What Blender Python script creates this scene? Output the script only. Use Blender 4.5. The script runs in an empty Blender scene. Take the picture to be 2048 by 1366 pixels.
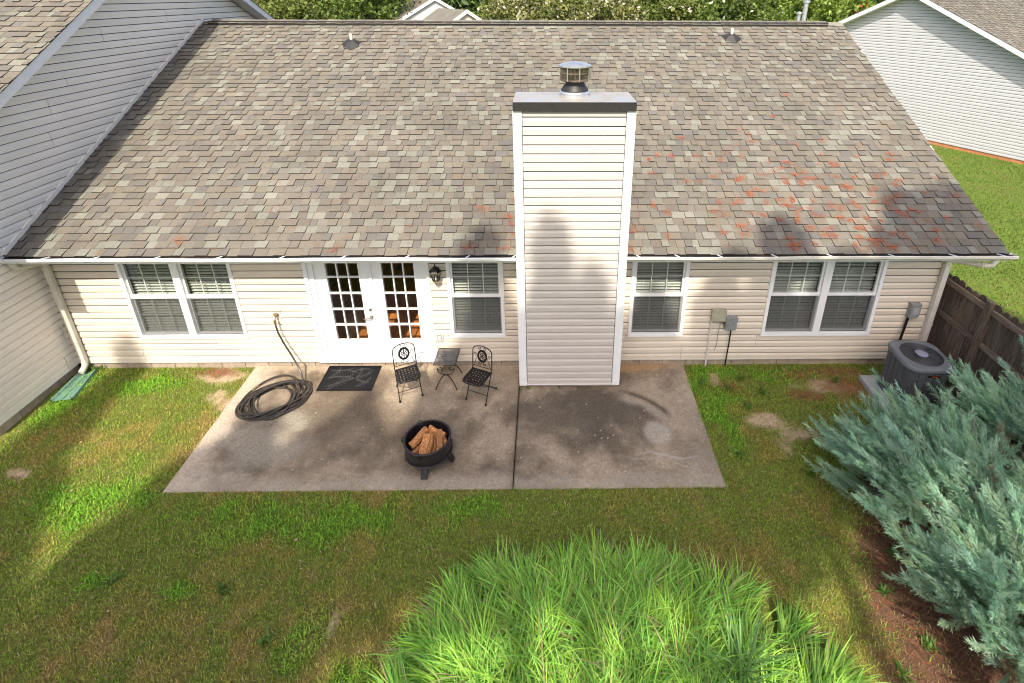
import bpy, math, random
import numpy as np
from mathutils import Vector, Matrix

R = math.radians
random.seed(7)
rng = np.random.default_rng(11)
scene = bpy.context.scene
C = scene.collection

# ------------------------------------------------------------------ camera
cam_d = bpy.data.cameras.new('camera')
cam = bpy.data.objects.new('camera', cam_d)
C.objects.link(cam)
scene.camera = cam
cam_d.sensor_fit = 'HORIZONTAL'
cam_d.sensor_width = 36.0
cam_d.lens = 1035.93 / 2048 * 36.0
cam_d.shift_x = (1024 - 1106.29) / 2048
cam_d.shift_y = -(683 - 403.36) / 2048
cam_d.clip_start = 0.05
cam_d.clip_end = 2000
YAW, PITCH, ROLL = 0.014374, 0.380564, 0.003523
fwd = Vector((math.sin(YAW) * math.cos(PITCH), math.cos(YAW) * math.cos(PITCH), -math.sin(PITCH)))
rgt = Vector((math.cos(YAW), -math.sin(YAW), 0))
upv = rgt.cross(fwd)
r2 = rgt * math.cos(ROLL) + upv * math.sin(ROLL)
u2 = -rgt * math.sin(ROLL) + upv * math.cos(ROLL)
m = Matrix((r2, u2, -fwd)).transposed().to_4x4()
m.translation = Vector((0, -7.378, 6.024))
cam.matrix_world = m

# ------------------------------------------------------------------ sky, sun, exposure
SUN_EL, SUN_AZ = R(49), R(5)          # sun stands behind the camera, slightly to the left
world = bpy.data.worlds.new('World')
scene.world = world
world.use_nodes = True
wn = world.node_tree
bg = wn.nodes['Background']
sky = wn.nodes.new('ShaderNodeTexSky')
sky.sky_type = 'NISHITA'
sky.sun_disc = False
sky.sun_elevation = SUN_EL
sky.sun_rotation = math.pi + SUN_AZ
sky.dust_density = 4.0
sky.ozone_density = 0.3
sky.air_density = 0.75
wn.links.new(sky.outputs[0], bg.inputs[0])
bg.inputs[1].default_value = 0.15
sun_d = bpy.data.lights.new('sun', 'SUN')
sun_d.energy = 3.3
sun_d.angle = R(0.53)
sun_d.color = (1.0, 0.92, 0.79)
sun = bpy.data.objects.new('sun', sun_d)
C.objects.link(sun)
ld = Vector((math.sin(SUN_AZ) * math.cos(SUN_EL), math.cos(SUN_AZ) * math.cos(SUN_EL), -math.sin(SUN_EL)))
sun.rotation_euler = ld.to_track_quat('-Z', 'Y').to_euler()
vs = scene.view_settings
vs.view_transform = 'Standard'
vs.look = 'None'
vs.exposure = 1.0
vs.gamma = 1.0
vs.use_curve_mapping = False
scene.cycles.filter_width = 1.1
scene.cycles.max_bounces = 8
scene.cycles.transparent_max_bounces = 16
scene.cycles.sample_clamp_indirect = 4.0
scene.cycles.caustics_reflective = False
scene.cycles.caustics_refractive = False

# ------------------------------------------------------------------ materials
def newmat(name):
    mt = bpy.data.materials.new(name)
    mt.use_nodes = True
    return mt, mt.node_tree, mt.node_tree.nodes['Principled BSDF']

def ramp(nt, fac, stops, mode='LINEAR'):
    r = nt.nodes.new('ShaderNodeValToRGB')
    r.color_ramp.interpolation = mode
    el = r.color_ramp.elements
    while len(el) < len(stops):
        el.new(0.5)
    for e, (p, c) in zip(el, stops):
        e.position = p
        e.color = (*c, 1)
    nt.links.new(fac, r.inputs[0])
    return r.outputs[0]

def noise(nt, scale, detail=4, rough=0.55, stretch=None, vec=None):
    n = nt.nodes.new('ShaderNodeTexNoise')
    n.inputs['Scale'].default_value = scale
    n.inputs['Detail'].default_value = detail
    n.inputs['Roughness'].default_value = rough
    if vec is None:
        vec = nt.nodes.new('ShaderNodeNewGeometry').outputs['Position']
    if stretch:
        mp = nt.nodes.new('ShaderNodeMapping')
        mp.inputs['Scale'].default_value = stretch
        nt.links.new(vec, mp.inputs[0])
        vec = mp.outputs[0]
    nt.links.new(vec, n.inputs['Vector'])
    return n.outputs['Fac']

def mixc(nt, fac, a, b, mode='MIX'):
    x = nt.nodes.new('ShaderNodeMix')
    x.data_type = 'RGBA'
    x.blend_type = mode
    for sock, v in ((x.inputs[0], fac), (x.inputs[6], a), (x.inputs[7], b)):
        if hasattr(v, 'is_linked'):
            nt.links.new(v, sock)
        elif isinstance(v, tuple):
            sock.default_value = (*v, 1)
        else:
            sock.default_value = v
    return x.outputs[2]

def bump(nt, bsdf, h, strength=0.3, dist=0.01):
    b = nt.nodes.new('ShaderNodeBump')
    b.inputs['Strength'].default_value = strength
    b.inputs['Distance'].default_value = dist
    nt.links.new(h, b.inputs['Height'])
    nt.links.new(b.outputs[0], bsdf.inputs['Normal'])

def simple(name, c, rough=0.5, var=0.12, scale=6, metal=0.0, bmp=0.0, bscale=60, stretch=None, rnd=0.0):
    mt, nt, b = newmat(name)
    n = noise(nt, scale, 5, 0.6, stretch)
    lo = tuple(v * (1 - var) for v in c)
    hi = tuple(min(1, v * (1 + var)) for v in c)
    col = ramp(nt, n, [(0.3, lo), (0.7, hi)])
    if rnd:
        oi = nt.nodes.new('ShaderNodeObjectInfo')
        t = ramp(nt, oi.outputs['Random'], [(0, (1 - rnd,) * 3), (1, (1 + rnd,) * 3)])
        col = mixc(nt, 1.0, col, t, 'MULTIPLY')
    nt.links.new(col, b.inputs['Base Color'])
    b.inputs['Roughness'].default_value = rough
    b.inputs['Metallic'].default_value = metal
    if bmp:
        bump(nt, b, noise(nt, bscale, 4, 0.6, stretch), bmp, 0.01)
    return mt

MT = {}
def vinyl(name, c, grime):
    mt, nt, b = newmat(name)
    n = noise(nt, 2.2, 5, 0.6, (1, 1, 3))
    col = ramp(nt, n, [(0.25, tuple(v * 0.93 for v in c)), (0.6, c), (0.85, tuple(min(1, v * 1.03) for v in c))])
    g = noise(nt, 1.1, 6, 0.7, (1, 1, 0.35))
    gm = ramp(nt, g, [(0.52, (0, 0, 0)), (0.8, (grime, grime, grime))])
    col = mixc(nt, gm, col, tuple(v * w for v, w in zip(c, (0.62, 0.6, 0.52))))
    oi = nt.nodes.new('ShaderNodeObjectInfo')
    t = ramp(nt, oi.outputs['Random'], [(0, (0.965,) * 3), (1, (1.03,) * 3)])
    col = mixc(nt, 1.0, col, t, 'MULTIPLY')
    nt.links.new(col, b.inputs['Base Color'])
    b.inputs['Roughness'].default_value = 0.5
    bump(nt, b, noise(nt, 26, 3, 0.6, (0.25, 0.25, 3)), 0.12, 0.004)
    return mt
MT['siding'] = vinyl('beige_vinyl', (0.68, 0.595, 0.49), 0.3)
MT['siding_pale'] = vinyl('pale_vinyl', (0.545, 0.495, 0.455), 0.25)
MT['siding_grey'] = vinyl('pale_grey_vinyl', (0.90, 0.82, 0.73), 0.2)
MT['siding_white'] = vinyl('white_vinyl', (0.53, 0.53, 0.54), 0.2)
MT['white'] = simple('white_trim', (0.80, 0.80, 0.80), 0.4, 0.05, 4)
MT['trim_dull'] = simple('weathered_white_aluminium', (0.66, 0.63, 0.57), 0.45, 0.13, 3.0)
MT['downspout'] = simple('almond_aluminium', (0.62, 0.58, 0.50), 0.4, 0.12, 4)
MT['sheath'] = simple('black_building_felt', (0.022, 0.02, 0.018), 0.9)
MT['subfloor'] = simple('subfloor', (0.3, 0.22, 0.15), 0.8)
MT['block'] = simple('concrete_block', (0.36, 0.29, 0.22), 0.9, 0.25, 9, bmp=0.4, bscale=90, rnd=0.12)
MT['brick_found'] = simple('orange_foundation', (0.50, 0.20, 0.09), 0.9, 0.15, 3, rnd=0.1)
MT['black_iron'] = simple('black_iron', (0.018, 0.017, 0.018), 0.42, 0.3, 30, metal=0.5, bmp=0.15, bscale=200)
MT['pit_steel'] = simple('fire_pit_steel', (0.045, 0.038, 0.042), 0.45, 0.35, 12, metal=0.6, bmp=0.2, bscale=120)
MT['rubber'] = simple('black_rubber', (0.010, 0.010, 0.011), 0.8, 0.2, 40)
MT['rubber'].node_tree.nodes['Principled BSDF'].inputs['Specular IOR Level'].default_value = 0.15
MT['mat_ridge'] = simple('worn_rubber_ridge', (0.07, 0.067, 0.064), 0.6, 0.3, 40)
MT['hose'] = simple('grey_hose', (0.032, 0.027, 0.024), 0.3, 0.2, 20)
MT['brass'] = simple('aged_brass', (0.42, 0.33, 0.2), 0.35, 0.25, 30, metal=0.9)
MT['nickel'] = simple('satin_nickel', (0.5, 0.45, 0.38), 0.3, 0.15, 30, metal=1.0)
MT['galv'] = simple('galvanised_steel', (0.62, 0.63, 0.65), 0.32, 0.2, 9, metal=0.75)
MT['galv_rust'] = simple('stained_galvanised_steel', (0.34, 0.27, 0.2), 0.38, 0.5, 8, metal=0.8)
MT['flash'] = simple('black_flashing', (0.022, 0.021, 0.02), 0.5, 0.3, 20)
MT['box_beige'] = simple('beige_plastic', (0.36, 0.34, 0.25), 0.6, 0.2, 14)
MT['box_grey'] = simple('grey_painted_metal', (0.22, 0.235, 0.24), 0.5, 0.2, 14)
MT['pipe_white'] = simple('pvc_pipe', (0.6, 0.58, 0.54), 0.4, 0.1, 10)
MT['ac'] = simple('grey_ac_enamel', (0.075, 0.078, 0.085), 0.42, 0.15, 8)
MT['ac_top'] = simple('grey_ac_top', (0.13, 0.14, 0.16), 0.35, 0.15, 6)
MT['ac_dark'] = simple('dark_wire', (0.02, 0.02, 0.022), 0.5, 0.1, 9)
MT['ac_blade'] = simple('fan_blade_steel', (0.20, 0.21, 0.25), 0.35, 0.1, 6, metal=0.4)
MT['ac_hub'] = simple('fan_hub', (0.22, 0.23, 0.30), 0.4, 0.1, 6)
MT['red'] = simple('red_badge', (0.5, 0.06, 0.02), 0.4, 0.2, 40)
MT['splash'] = simple('green_plastic', (0.13, 0.25, 0.20), 0.5, 0.25, 12)
MT['slab_pad'] = simple('composite_pad', (0.34, 0.36, 0.38), 0.8, 0.1, 10)
MT['blind'] = simple('blind_slat_white', (0.72, 0.71, 0.68), 0.5, 0.04, 6)
MT['floor'] = None
MT['room'] = simple('room_paint', (0.30, 0.24, 0.18), 0.8, 0.06, 3)
MT['bark'] = simple('bark', (0.10, 0.075, 0.055), 0.9, 0.4, 8, bmp=0.6, bscale=18, stretch=(1, 1, 0.3))
MT['twig'] = simple('twig_brown', (0.15, 0.11, 0.075), 0.85, 0.3, 20)
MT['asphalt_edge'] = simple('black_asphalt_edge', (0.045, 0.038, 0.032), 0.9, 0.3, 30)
MT['felt'] = simple('roof_deck', (0.05, 0.047, 0.045), 0.9)
MT['gutter_dirt'] = simple('gutter_debris', (0.055, 0.035, 0.024), 0.95, 0.7, 6, bmp=0.8, bscale=50)

# stained chase cover
mt, nt, b = newmat('chase_cover_metal')
n = noise(nt, 5, 6, 0.65)
nt.links.new(ramp(nt, n, [(0.38, (0.40, 0.42, 0.45)), (0.55, (0.44, 0.41, 0.36)), (0.75, (0.28, 0.2, 0.14))]), b.inputs['Base Color'])
b.inputs['Roughness'].default_value = 0.45
b.inputs['Metallic'].default_value = 0.35
MT['cover'] = mt

# wood for fence, firewood, floor
def wood(name, stops, rough, stretch, scale, rnd, bmp=0.4):
    mt, nt, b = newmat(name)
    oi = nt.nodes.new('ShaderNodeObjectInfo')
    pos = nt.nodes.new('ShaderNodeNewGeometry').outputs['Position']
    add = nt.nodes.new('ShaderNodeVectorMath')
    add.operation = 'ADD'
    nt.links.new(pos, add.inputs[0])
    cmb = nt.nodes.new('ShaderNodeVectorMath')
    cmb.operation = 'SCALE'
    cmb.inputs[0].default_value = (7, 3, 5)
    nt.links.new(oi.outputs['Random'], cmb.inputs['Scale'])
    nt.links.new(cmb.outputs[0], add.inputs[1])
    n = noise(nt, scale, 6, 0.65, stretch, add.outputs[0])
    col = ramp(nt, n, stops)
    t = ramp(nt, oi.outputs['Random'], [(0, (1 - rnd,) * 3), (1, (1 + rnd,) * 3)])
    col = mixc(nt, 1.0, col, t, 'MULTIPLY')
    nt.links.new(col, b.inputs['Base Color'])
    b.inputs['Roughness'].default_value = rough
    bump(nt, b, n, bmp, 0.01)
    return mt
MT['fence'] = wood('weathered_fence_wood', [(0.3, (0.05, 0.035, 0.025)), (0.5, (0.115, 0.083, 0.06)), (0.75, (0.22, 0.17, 0.13))], 0.85, (6, 6, 0.5), 7, 0.3)
MT['fence_rail'] = wood('weathered_rail_wood', [(0.3, (0.07, 0.05, 0.036)), (0.5, (0.15, 0.11, 0.08)), (0.75, (0.26, 0.2, 0.15))], 0.85, (6, 0.5, 6), 7, 0.2)
MT['log'] = wood('split_firewood', [(0.3, (0.12, 0.045, 0.018)), (0.5, (0.38, 0.16, 0.05)), (0.75, (0.62, 0.33, 0.13))], 0.75, (9, 3, 9), 7, 0.4)
MT['floor'] = wood('orange_floor_boards', [(0.3, (0.52, 0.15, 0.03)), (0.6, (0.74, 0.24, 0.055)), (0.8, (0.80, 0.30, 0.09))], 0.35, (6, 0.6, 6), 3, 0.25, 0.05)

# glass: clear sheet that also mirrors the surroundings
def glass(name, tint, k):
    mt = bpy.data.materials.new(name)
    mt.use_nodes = True
    nt = mt.node_tree
    nt.nodes.clear()
    out = nt.nodes.new('ShaderNodeOutputMaterial')
    tr = nt.nodes.new('ShaderNodeBsdfTransparent')
    tr.inputs[0].default_value = (*tint, 1)
    gl = nt.nodes.new('ShaderNodeBsdfGlossy')
    gl.inputs['Roughness'].default_value = 0.02
    lw = nt.nodes.new('ShaderNodeLayerWeight')
    lw.inputs[0].default_value = 0.5
    pw = nt.nodes.new('ShaderNodeMath'); pw.operation = 'POWER'; pw.inputs[1].default_value = 4.0
    nt.links.new(lw.outputs['Facing'], pw.inputs[0])
    fr = nt.nodes.new('ShaderNodeMath'); fr.operation = 'MULTIPLY_ADD'; fr.inputs[1].default_value = 0.9; fr.inputs[2].default_value = k
    nt.links.new(pw.outputs[0], fr.inputs[0])
    mx = nt.nodes.new('ShaderNodeMixShader')
    nt.links.new(fr.outputs[0], mx.inputs[0])
    nt.links.new(tr.outputs[0], mx.inputs[1])
    nt.links.new(gl.outputs[0], mx.inputs[2])
    nt.links.new(mx.outputs[0], out.inputs[0])
    return mt
MT['glass'] = glass('window_glass', (0.9, 0.92, 0.9), 0.045)
def screen(name, open_):
    mt = bpy.data.materials.new(name)
    mt.use_nodes = True
    nt = mt.node_tree
    b = nt.nodes['Principled BSDF']
    b.inputs['Base Color'].default_value = (0.09, 0.09, 0.088, 1)
    b.inputs['Roughness'].default_value = 0.7
    tr = nt.nodes.new('ShaderNodeBsdfTransparent')
    mx = nt.nodes.new('ShaderNodeMixShader')
    mx.inputs[0].default_value = 1 - open_
    nt.links.new(tr.outputs[0], mx.inputs[1])
    nt.links.new(b.outputs[0], mx.inputs[2])
    nt.links.new(mx.outputs[0], nt.nodes['Material Output'].inputs[0])
    return mt
MT['screen'] = screen('insect_screen', 0.70)
MT['mesh_top'] = screen('fine_wire_mesh', 0.4)

# shingles: colour per piece
SHINGLE = [(0.178, 0.152, 0.120), (0.160, 0.137, 0.108), (0.204, 0.194, 0.158), (0.150, 0.136, 0.123),
           (0.188, 0.162, 0.128), (0.168, 0.145, 0.117), (0.226, 0.215, 0.177), (0.144, 0.127, 0.110), (0.178, 0.156, 0.131), (0.182, 0.155, 0.120), (0.170, 0.153, 0.127)]
def shingle_mat(name, attr, tint=(1, 1, 1)):
    mt, nt, b = newmat(name)
    if attr:
        a = nt.nodes.new('ShaderNodeAttribute')
        a.attribute_name = 'col'
        col = a.outputs['Color']
    else:
        oi = nt.nodes.new('ShaderNodeObjectInfo')
        col = ramp(nt, oi.outputs['Random'], [(i / len(SHINGLE), c) for i, c in enumerate(SHINGLE)], 'CONSTANT')
    g = ramp(nt, noise(nt, 90, 3, 0.7), [(0.3, (0.78,) * 3), (0.7, (1.2,) * 3)])
    col = mixc(nt, 1.0, col, g, 'MULTIPLY')
    s = ramp(nt, noise(nt, 0.9, 5, 0.6), [(0.3, tuple(w_ * t for w_, t in zip((.72, .745, .735), tint))), (0.7, tuple(w_ * t for w_, t in zip((.94, .96, .95), tint)))])
    col = mixc(nt, 1.0, col, s, 'MULTIPLY')
    nt.links.new(col, b.inputs['Base Color'])
    b.inputs['Roughness'].default_value = 0.92
    bump(nt, b, noise(nt, 160, 2, 0.7), 0.35, 0.004)
    return mt
MT['shingle'] = shingle_mat('asphalt_shingle', False)
MT['shingle_a'] = shingle_mat('asphalt_shingle_field', True)
MT['shingle_grey'] = shingle_mat('grey_asphalt_shingle', True, (0.98, 0.98, 0.98))

def attr_mat(name, rough=0.7, transl=0.0, grain=None, spec=0.3):
    mt, nt, b = newmat(name)
    a = nt.nodes.new('ShaderNodeAttribute')
    a.attribute_name = 'col'
    col = a.outputs['Color']
    if grain:
        g = ramp(nt, noise(nt, grain, 5, 0.75), [(0.25, (0.55,) * 3), (0.75, (1.4,) * 3)])
        col = mixc(nt, 1.0, col, g, 'MULTIPLY')
        g2 = ramp(nt, noise(nt, grain * .3, 4, 0.7), [(0.3, (0.80,) * 3), (0.7, (1.18,) * 3)])
        col = mixc(nt, 1.0, col, g2, 'MULTIPLY')
        bump(nt, b, noise(nt, grain * 1.3, 4, 0.7), 0.6, 0.02)
    nt.links.new(col, b.inputs['Base Color'])
    b.inputs['Roughness'].default_value = rough
    b.inputs['Specular IOR Level'].default_value = spec
    if transl:
        tl = nt.nodes.new('ShaderNodeBsdfTranslucent')
        nt.links.new(col, tl.inputs[0])
        mx = nt.nodes.new('ShaderNodeMixShader')
        mx.inputs[0].default_value = transl
        nt.links.new(b.outputs[0], mx.inputs[1])
        nt.links.new(tl.outputs[0], mx.inputs[2])
        nt.links.new(mx.outputs[0], nt.nodes['Material Output'].inputs[0])
    return mt
MT['ground'] = attr_mat('soil_and_turf', 0.95, 0, 38, 0.1)
MT['concrete'] = attr_mat('stained_concrete', 0.9, 0, 75, 0.2)
MT['strap'] = attr_mat('strap_leaf', 0.62, 0.38, None, 0.18)
MT['blade'] = attr_mat('grass_blade', 0.6, 0.25, None, 0.25)
MT['leaf'] = attr_mat('leaf', 0.5, 0.3, None, 0.35)
MT['needle'] = attr_mat('fallen_needle', 0.8, 0, None, 0.1)

# ------------------------------------------------------------------ mesh helpers
class MB:
    def __init__(s):
        s.v = []; s.f = []
    def box(s, x0, x1, y0, y1, z0, z1):
        n = len(s.v)
        s.v += [(x, y, z) for z in (z0, z1) for y in (y0, y1) for x in (x0, x1)]
        s.f += [tuple(n + i for i in q) for q in ((0, 2, 3, 1), (4, 5, 7, 6), (0, 1, 5, 4), (2, 6, 7, 3), (0, 4, 6, 2), (1, 3, 7, 5))]
        return s
    def hexa(s, pts):                 # 8 points ordered like box
        n = len(s.v); s.v += [tuple(p) for p in pts]
        s.f += [tuple(n + i for i in q) for q in ((0, 2, 3, 1), (4, 5, 7, 6), (0, 1, 5, 4), (2, 6, 7, 3), (0, 4, 6, 2), (1, 3, 7, 5))]
        return s
    def prism(s, poly, axis, a, b):   # poly: list of 2-D points, extruded along axis from a to b
        n = len(s.v); k = len(poly)
        for w in (a, b):
            for (p, q) in poly:
                s.v.append({'x': (w, p, q), 'y': (p, w, q), 'z': (p, q, w)}[axis])
        s.f.append(tuple(n + i for i in range(k))[::-1])
        s.f.append(tuple(n + k + i for i in range(k)))
        for i in range(k):
            j = (i + 1) % k
            s.f.append((n + i, n + j, n + k + j, n + k + i))
        return s
    def tube(s, pts, r, seg=8, closed=False, sec=None):
        pts = [Vector(p) for p in pts]
        n0 = len(s.v); N = len(pts)
        rs = r if isinstance(r, (list, tuple)) else [r] * N
        up = Vector((0, 0, 1)); prev = None
        for i, p in enumerate(pts):
            if closed:
                t = pts[(i + 1) % N] - pts[i - 1]
            else:
                t = pts[min(i + 1, N - 1)] - pts[max(i - 1, 0)]
            t.normalize()
            if prev is None:
                a = up if abs(t.dot(up)) < 0.95 else Vector((0, 1, 0))
                u = t.cross(a).normalized()
            else:
                u = (prev - t * prev.dot(t))
                u = u.normalized() if u.length > 1e-6 else t.orthogonal().normalized()
            prev = u
            w = t.cross(u)
            if sec:
                for (cx, cy) in sec:
                    s.v.append(tuple(p + u * cx + w * cy))
            else:
                for k in range(seg):
                    a = 2 * math.pi * k / seg
                    s.v.append(tuple(p + (u * math.cos(a) + w * math.sin(a)) * rs[i]))
        if sec: seg = len(sec)
        for i in range(N if closed else N - 1):
            j = (i + 1) % N
            for k in range(seg):
                l = (k + 1) % seg
                s.f.append((n0 + i * seg + k, n0 + i * seg + l, n0 + j * seg + l, n0 + j * seg + k))
        if not closed:
            s.f.append(tuple(n0 + k for k in range(seg))[::-1])
            s.f.append(tuple(n0 + (N - 1) * seg + k for k in range(seg)))
        return s
    def lathe(s, prof, cx=0, cy=0, seg=32, closed=False):   # prof: (r,z)
        n0 = len(s.v); P = len(prof)
        for k in range(seg):
            a = 2 * math.pi * k / seg
            for (r, z) in prof:
                s.v.append((cx + r * math.cos(a), cy + r * math.sin(a), z))
        for k in range(seg):
            l = (k + 1) % seg
            for i in range(P if closed else P - 1):
                j = (i + 1) % P
                s.f.append((n0 + k * P + i, n0 + l * P + i, n0 + l * P + j, n0 + k * P + j))
        return s
    def mesh(s, name, mat, smooth=False):
        me = bpy.data.meshes.new(name)
        me.from_pydata(s.v, [], s.f)
        me.validate()
        if smooth:
            me.polygons.foreach_set('use_smooth', [True] * len(me.polygons))
            me.update()
            try:
                me.set_sharp_from_angle(angle=R(40))
            except Exception:
                pass
        if mat: me.materials.append(MT[mat])
        return me
    def build(s, name, mat, parent=None, smooth=False, bevel=0):
        return link(name, s.mesh(name, mat, smooth), parent, bevel)

def link(name, me, parent=None, bevel=0):
    o = bpy.data.objects.new(name, me)
    C.objects.link(o)
    if parent: o.parent = parent
    if bevel:
        bv = o.modifiers.new('bevel', 'BEVEL'); bv.width = bevel; bv.segments = 2; bv.limit_method = 'ANGLE'
    return o

def empty(name, loc=(0, 0, 0), rz=0, parent=None):
    o = bpy.data.objects.new(name, None)
    C.objects.link(o); o.location = loc; o.rotation_euler = (0, 0, rz); o.empty_display_size = 0.2
    if parent: o.parent = parent
    return o

def tag(o, label=None, cat=None, group=None, kind=None):
    if label: o['label'] = label
    if cat: o['category'] = cat
    if group: o['group'] = group
    if kind: o['kind'] = kind
    return o

def npmesh(name, V, F, mat, col=None, smooth=False):
    """fast mesh from numpy arrays; F is (n,3) or (n,4); col is a per-vertex colour"""
    me = bpy.data.meshes.new(name)
    k = F.shape[1]
    me.vertices.add(len(V)); me.vertices.foreach_set('co', np.ascontiguousarray(V, np.float32).ravel())
    me.loops.add(F.size); me.loops.foreach_set('vertex_index', np.ascontiguousarray(F, np.int32).ravel())
    me.polygons.add(len(F)); me.polygons.foreach_set('loop_start', np.arange(0, F.size, k, dtype=np.int32))
    me.polygons.foreach_set('loop_total', np.full(len(F), k, np.int32))
    me.polygons.foreach_set('use_smooth', np.full(len(F), bool(smooth)))
    me.update(calc_edges=True)
    if col is not None:
        a = me.attributes.new('col', 'FLOAT_COLOR', 'POINT')
        c = np.ones((len(V), 4), np.float32); c[:, :3] = col
        a.data.foreach_set('color', c.ravel())
    me.materials.append(MT[mat])
    return me

def copy_tree(o, parent=None):
    c = o.copy(); C.objects.link(c)
    if parent: c.parent = parent
    for ch in o.children: copy_tree(ch, c)
    return c

_T = np.random.default_rng(3).random((256, 256))
def vn(x, y, s):
    """smooth value noise, s = cell size in metres"""
    x = np.asarray(x) / s + 1000.3; y = np.asarray(y) / s + 1000.7
    xi = np.floor(x).astype(int); yi = np.floor(y).astype(int)
    fx = x - xi; fy = y - yi
    fx = fx * fx * (3 - 2 * fx); fy = fy * fy * (3 - 2 * fy)
    g = lambda a, b_: _T[a % 256, b_ % 256]
    return (g(xi, yi) * (1 - fx) + g(xi + 1, yi) * fx) * (1 - fy) + (g(xi, yi + 1) * (1 - fx) + g(xi + 1, yi + 1) * fx) * fy
def fbm(x, y, s, o=4):
    t = 0; a = 0.5; n = 0
    for i in range(o):
        t = t + a * vn(x + 17.1 * i, y - 9.3 * i, s / 2 ** i); n += a; a *= 0.55
    return t / n
def sstep(a, b_, x):
    t = np.clip((x - a) / (b_ - a), 0, 1)
    return t * t * (3 - 2 * t)

# ------------------------------------------------------------------ ground
PXL, PXR, PYF = -5.06, 2.40, -2.40
def gz(x, y):
    y = np.asarray(y, float)
    return -0.03 + 0.028 * np.clip(y, -7, 0) + 0.012 * (fbm(x, y, 1.2, 3) - 0.5)

ELL = dict(
    clover=[(-3.0, -2.85, 1.5, .32), (-4.2, -2.72, .6, .25), (-.9, -2.7, .7, .2), (2.75, -.2, .55, .3), (2.72, -1.0, .33, .75), (4.0, -.25, .6, .2),
            (-7.6, -.75, .35, .55), (-2.4, -4.0, .35, .25), (-5.9, -2.4, .8, .4), (2.9, -.75, .3, .3), (-1.9, -4.5, .4, .3), (-5.0, -3.5, .25, .12),
            (-4.0, -3.6, .2, .1), (-6.6, -.4, .8, .25)],
    dirt=[(3.35, -1.3, .35, .16), (3.72, -1.55, .32, .24), (2.85, -.42, .1, .14), (-5.55, -.22, .45, .2), (-5.35, -.62, .26, .22), (-5.0, -.75, .2, .3),
          (-7.2, -2.1, .18, .1), (4.6, -.55, .35, .14), (-2.25, -3.95, .07, .16), (4.2, -2.5, .2, .3)],
    needle=[(4.8, -.2, .7, .12), (4.2, -.28, .4, .14), (5.1, -.55, .5, .25), (3.1, -.55, .25, .15), (-5.7, -.12, .4, .1), (4.2, -.75, .4, .12)],
)
def field(x, y, lst, wob=0.9):
    best = np.zeros_like(x)
    w = fbm(x, y, .32, 4) - 0.5
    for (cx, cy, a, b_) in lst:
        d = np.sqrt(((x - cx) / a) ** 2 + ((y - cy) / b_) ** 2) + wob * w * 2.6
        best = np.maximum(best, 1 - sstep(.2, 1.35, d))
    return best
MULCH_X = lambda y: np.interp(y, [-7, -4.6, -3.9, -3.2, -2.5, -1.9, -1.2, -.4], [3.1, 3.35, 3.5, 3.75, 4.15, 4.6, 5.4, 6.2])
def turf(x, y):
    """ground colour, grass density and grass colour at a place"""
    n1 = fbm(x, y, .9, 4); n2 = fbm(x + 40, y + 13, .22, 3); n3 = fbm(x - 21, y + 5, 2.6, 3)
    green = np.array([.155, .225, .026]); olive = np.array([.245, .225, .042]); brown = np.array([.34, .235, .09])
    t = np.clip((n1 - .47) * 1.9 + (n2 - .5) * 1.5 + (n3 - .5) * .9, 0, 1)[..., None]
    leftg = sstep(-3.5, -6.5, x) * .38 * sstep(-4.6, -2.6, y) + sstep(6.4, 7.0, x) * .8
    t = np.clip(t - leftg[..., None], 0, 1)
    g = np.where(t < .5, green + (olive - green) * t * 2, olive + (brown - olive) * (t * 2 - 1))
    cl = field(x, y, ELL['clover'])[..., None] * (x < 6.6)[..., None]
    g = g + (np.array([.13, .31, .024]) - g) * cl * .6
    soil = np.array([.09, .064, .03]) + g * .5
    dens = 1 - .25 * sstep(.58, .8, n1 + .3 * (n2 - .5))
    dd = field(x, y, ELL['dirt'], 1.1)
    soil = soil + (np.array([.44, .325, .215]) - soil) * dd[..., None] * .9
    dens = dens * (1 - .93 * dd)
    nd = field(x, y, ELL['needle'])
    soil = soil + (np.array([.17, .085, .042]) - soil) * nd[..., None] * .7
    dens = dens * (1 - .72 * nd)
    mu = sstep(-.35, .25, x - MULCH_X(y) + .5 * (n2 - .5)) * (x < 6.7) * (y < .0)
    mulch = np.array([.105, .055, .034]) * (.7 + .7 * n2[..., None])
    soil = soil + (mulch - soil) * mu[..., None]
    dens = dens * (1 - .93 * mu)
    return soil, dens, g

def grid(a, b_, dense0, dense1, st):
    d = list(np.arange(dense0, dense1 + 1e-6, st))
    lo = []; s = st; v = dense0
    while v > a: s *= 1.6; v -= s; lo.append(v)
    hi = []; s = st; v = dense1
    while v < b_: s *= 1.6; v += s; hi.append(v)
    return np.array(lo[::-1] + d + hi)
gx = grid(-400, 400, -9.0, 8.0, .035); gy = grid(-300, 600, -6.4, .12, .035)
GX, GY = np.meshgrid(gx, gy)
GZ = gz(GX, GY)
inside = (GX > PXL + .06) & (GX < PXR - .06) & (GY > PYF + .06) & (GY < 0.2)
GZ = np.where(inside, GZ - .08, GZ)
under = (GY > 0.05) & (GY < 11) & (GX > -22) & (GX < 6.45)
GZ = np.where(under, -.25, GZ)
soil, _, gcol = turf(GX, GY)
far = np.clip((np.abs(GX) > 8.5) | (GY > .3) | (GY < -6.6), 0, 1)[..., None]
soil = np.where(far, np.array([.14, .20, .035]) * .8, soil)
nx, ny = len(gx), len(gy)
I = np.arange(nx * ny).reshape(ny, nx)
F = np.stack([I[:-1, :-1], I[:-1, 1:], I[1:, 1:], I[1:, :-1]], -1).reshape(-1, 4)
ground = link('ground', npmesh('ground', np.stack([GX, GY, GZ], -1).reshape(-1, 3), F, 'ground', soil.reshape(-1, 3), True))
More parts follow.
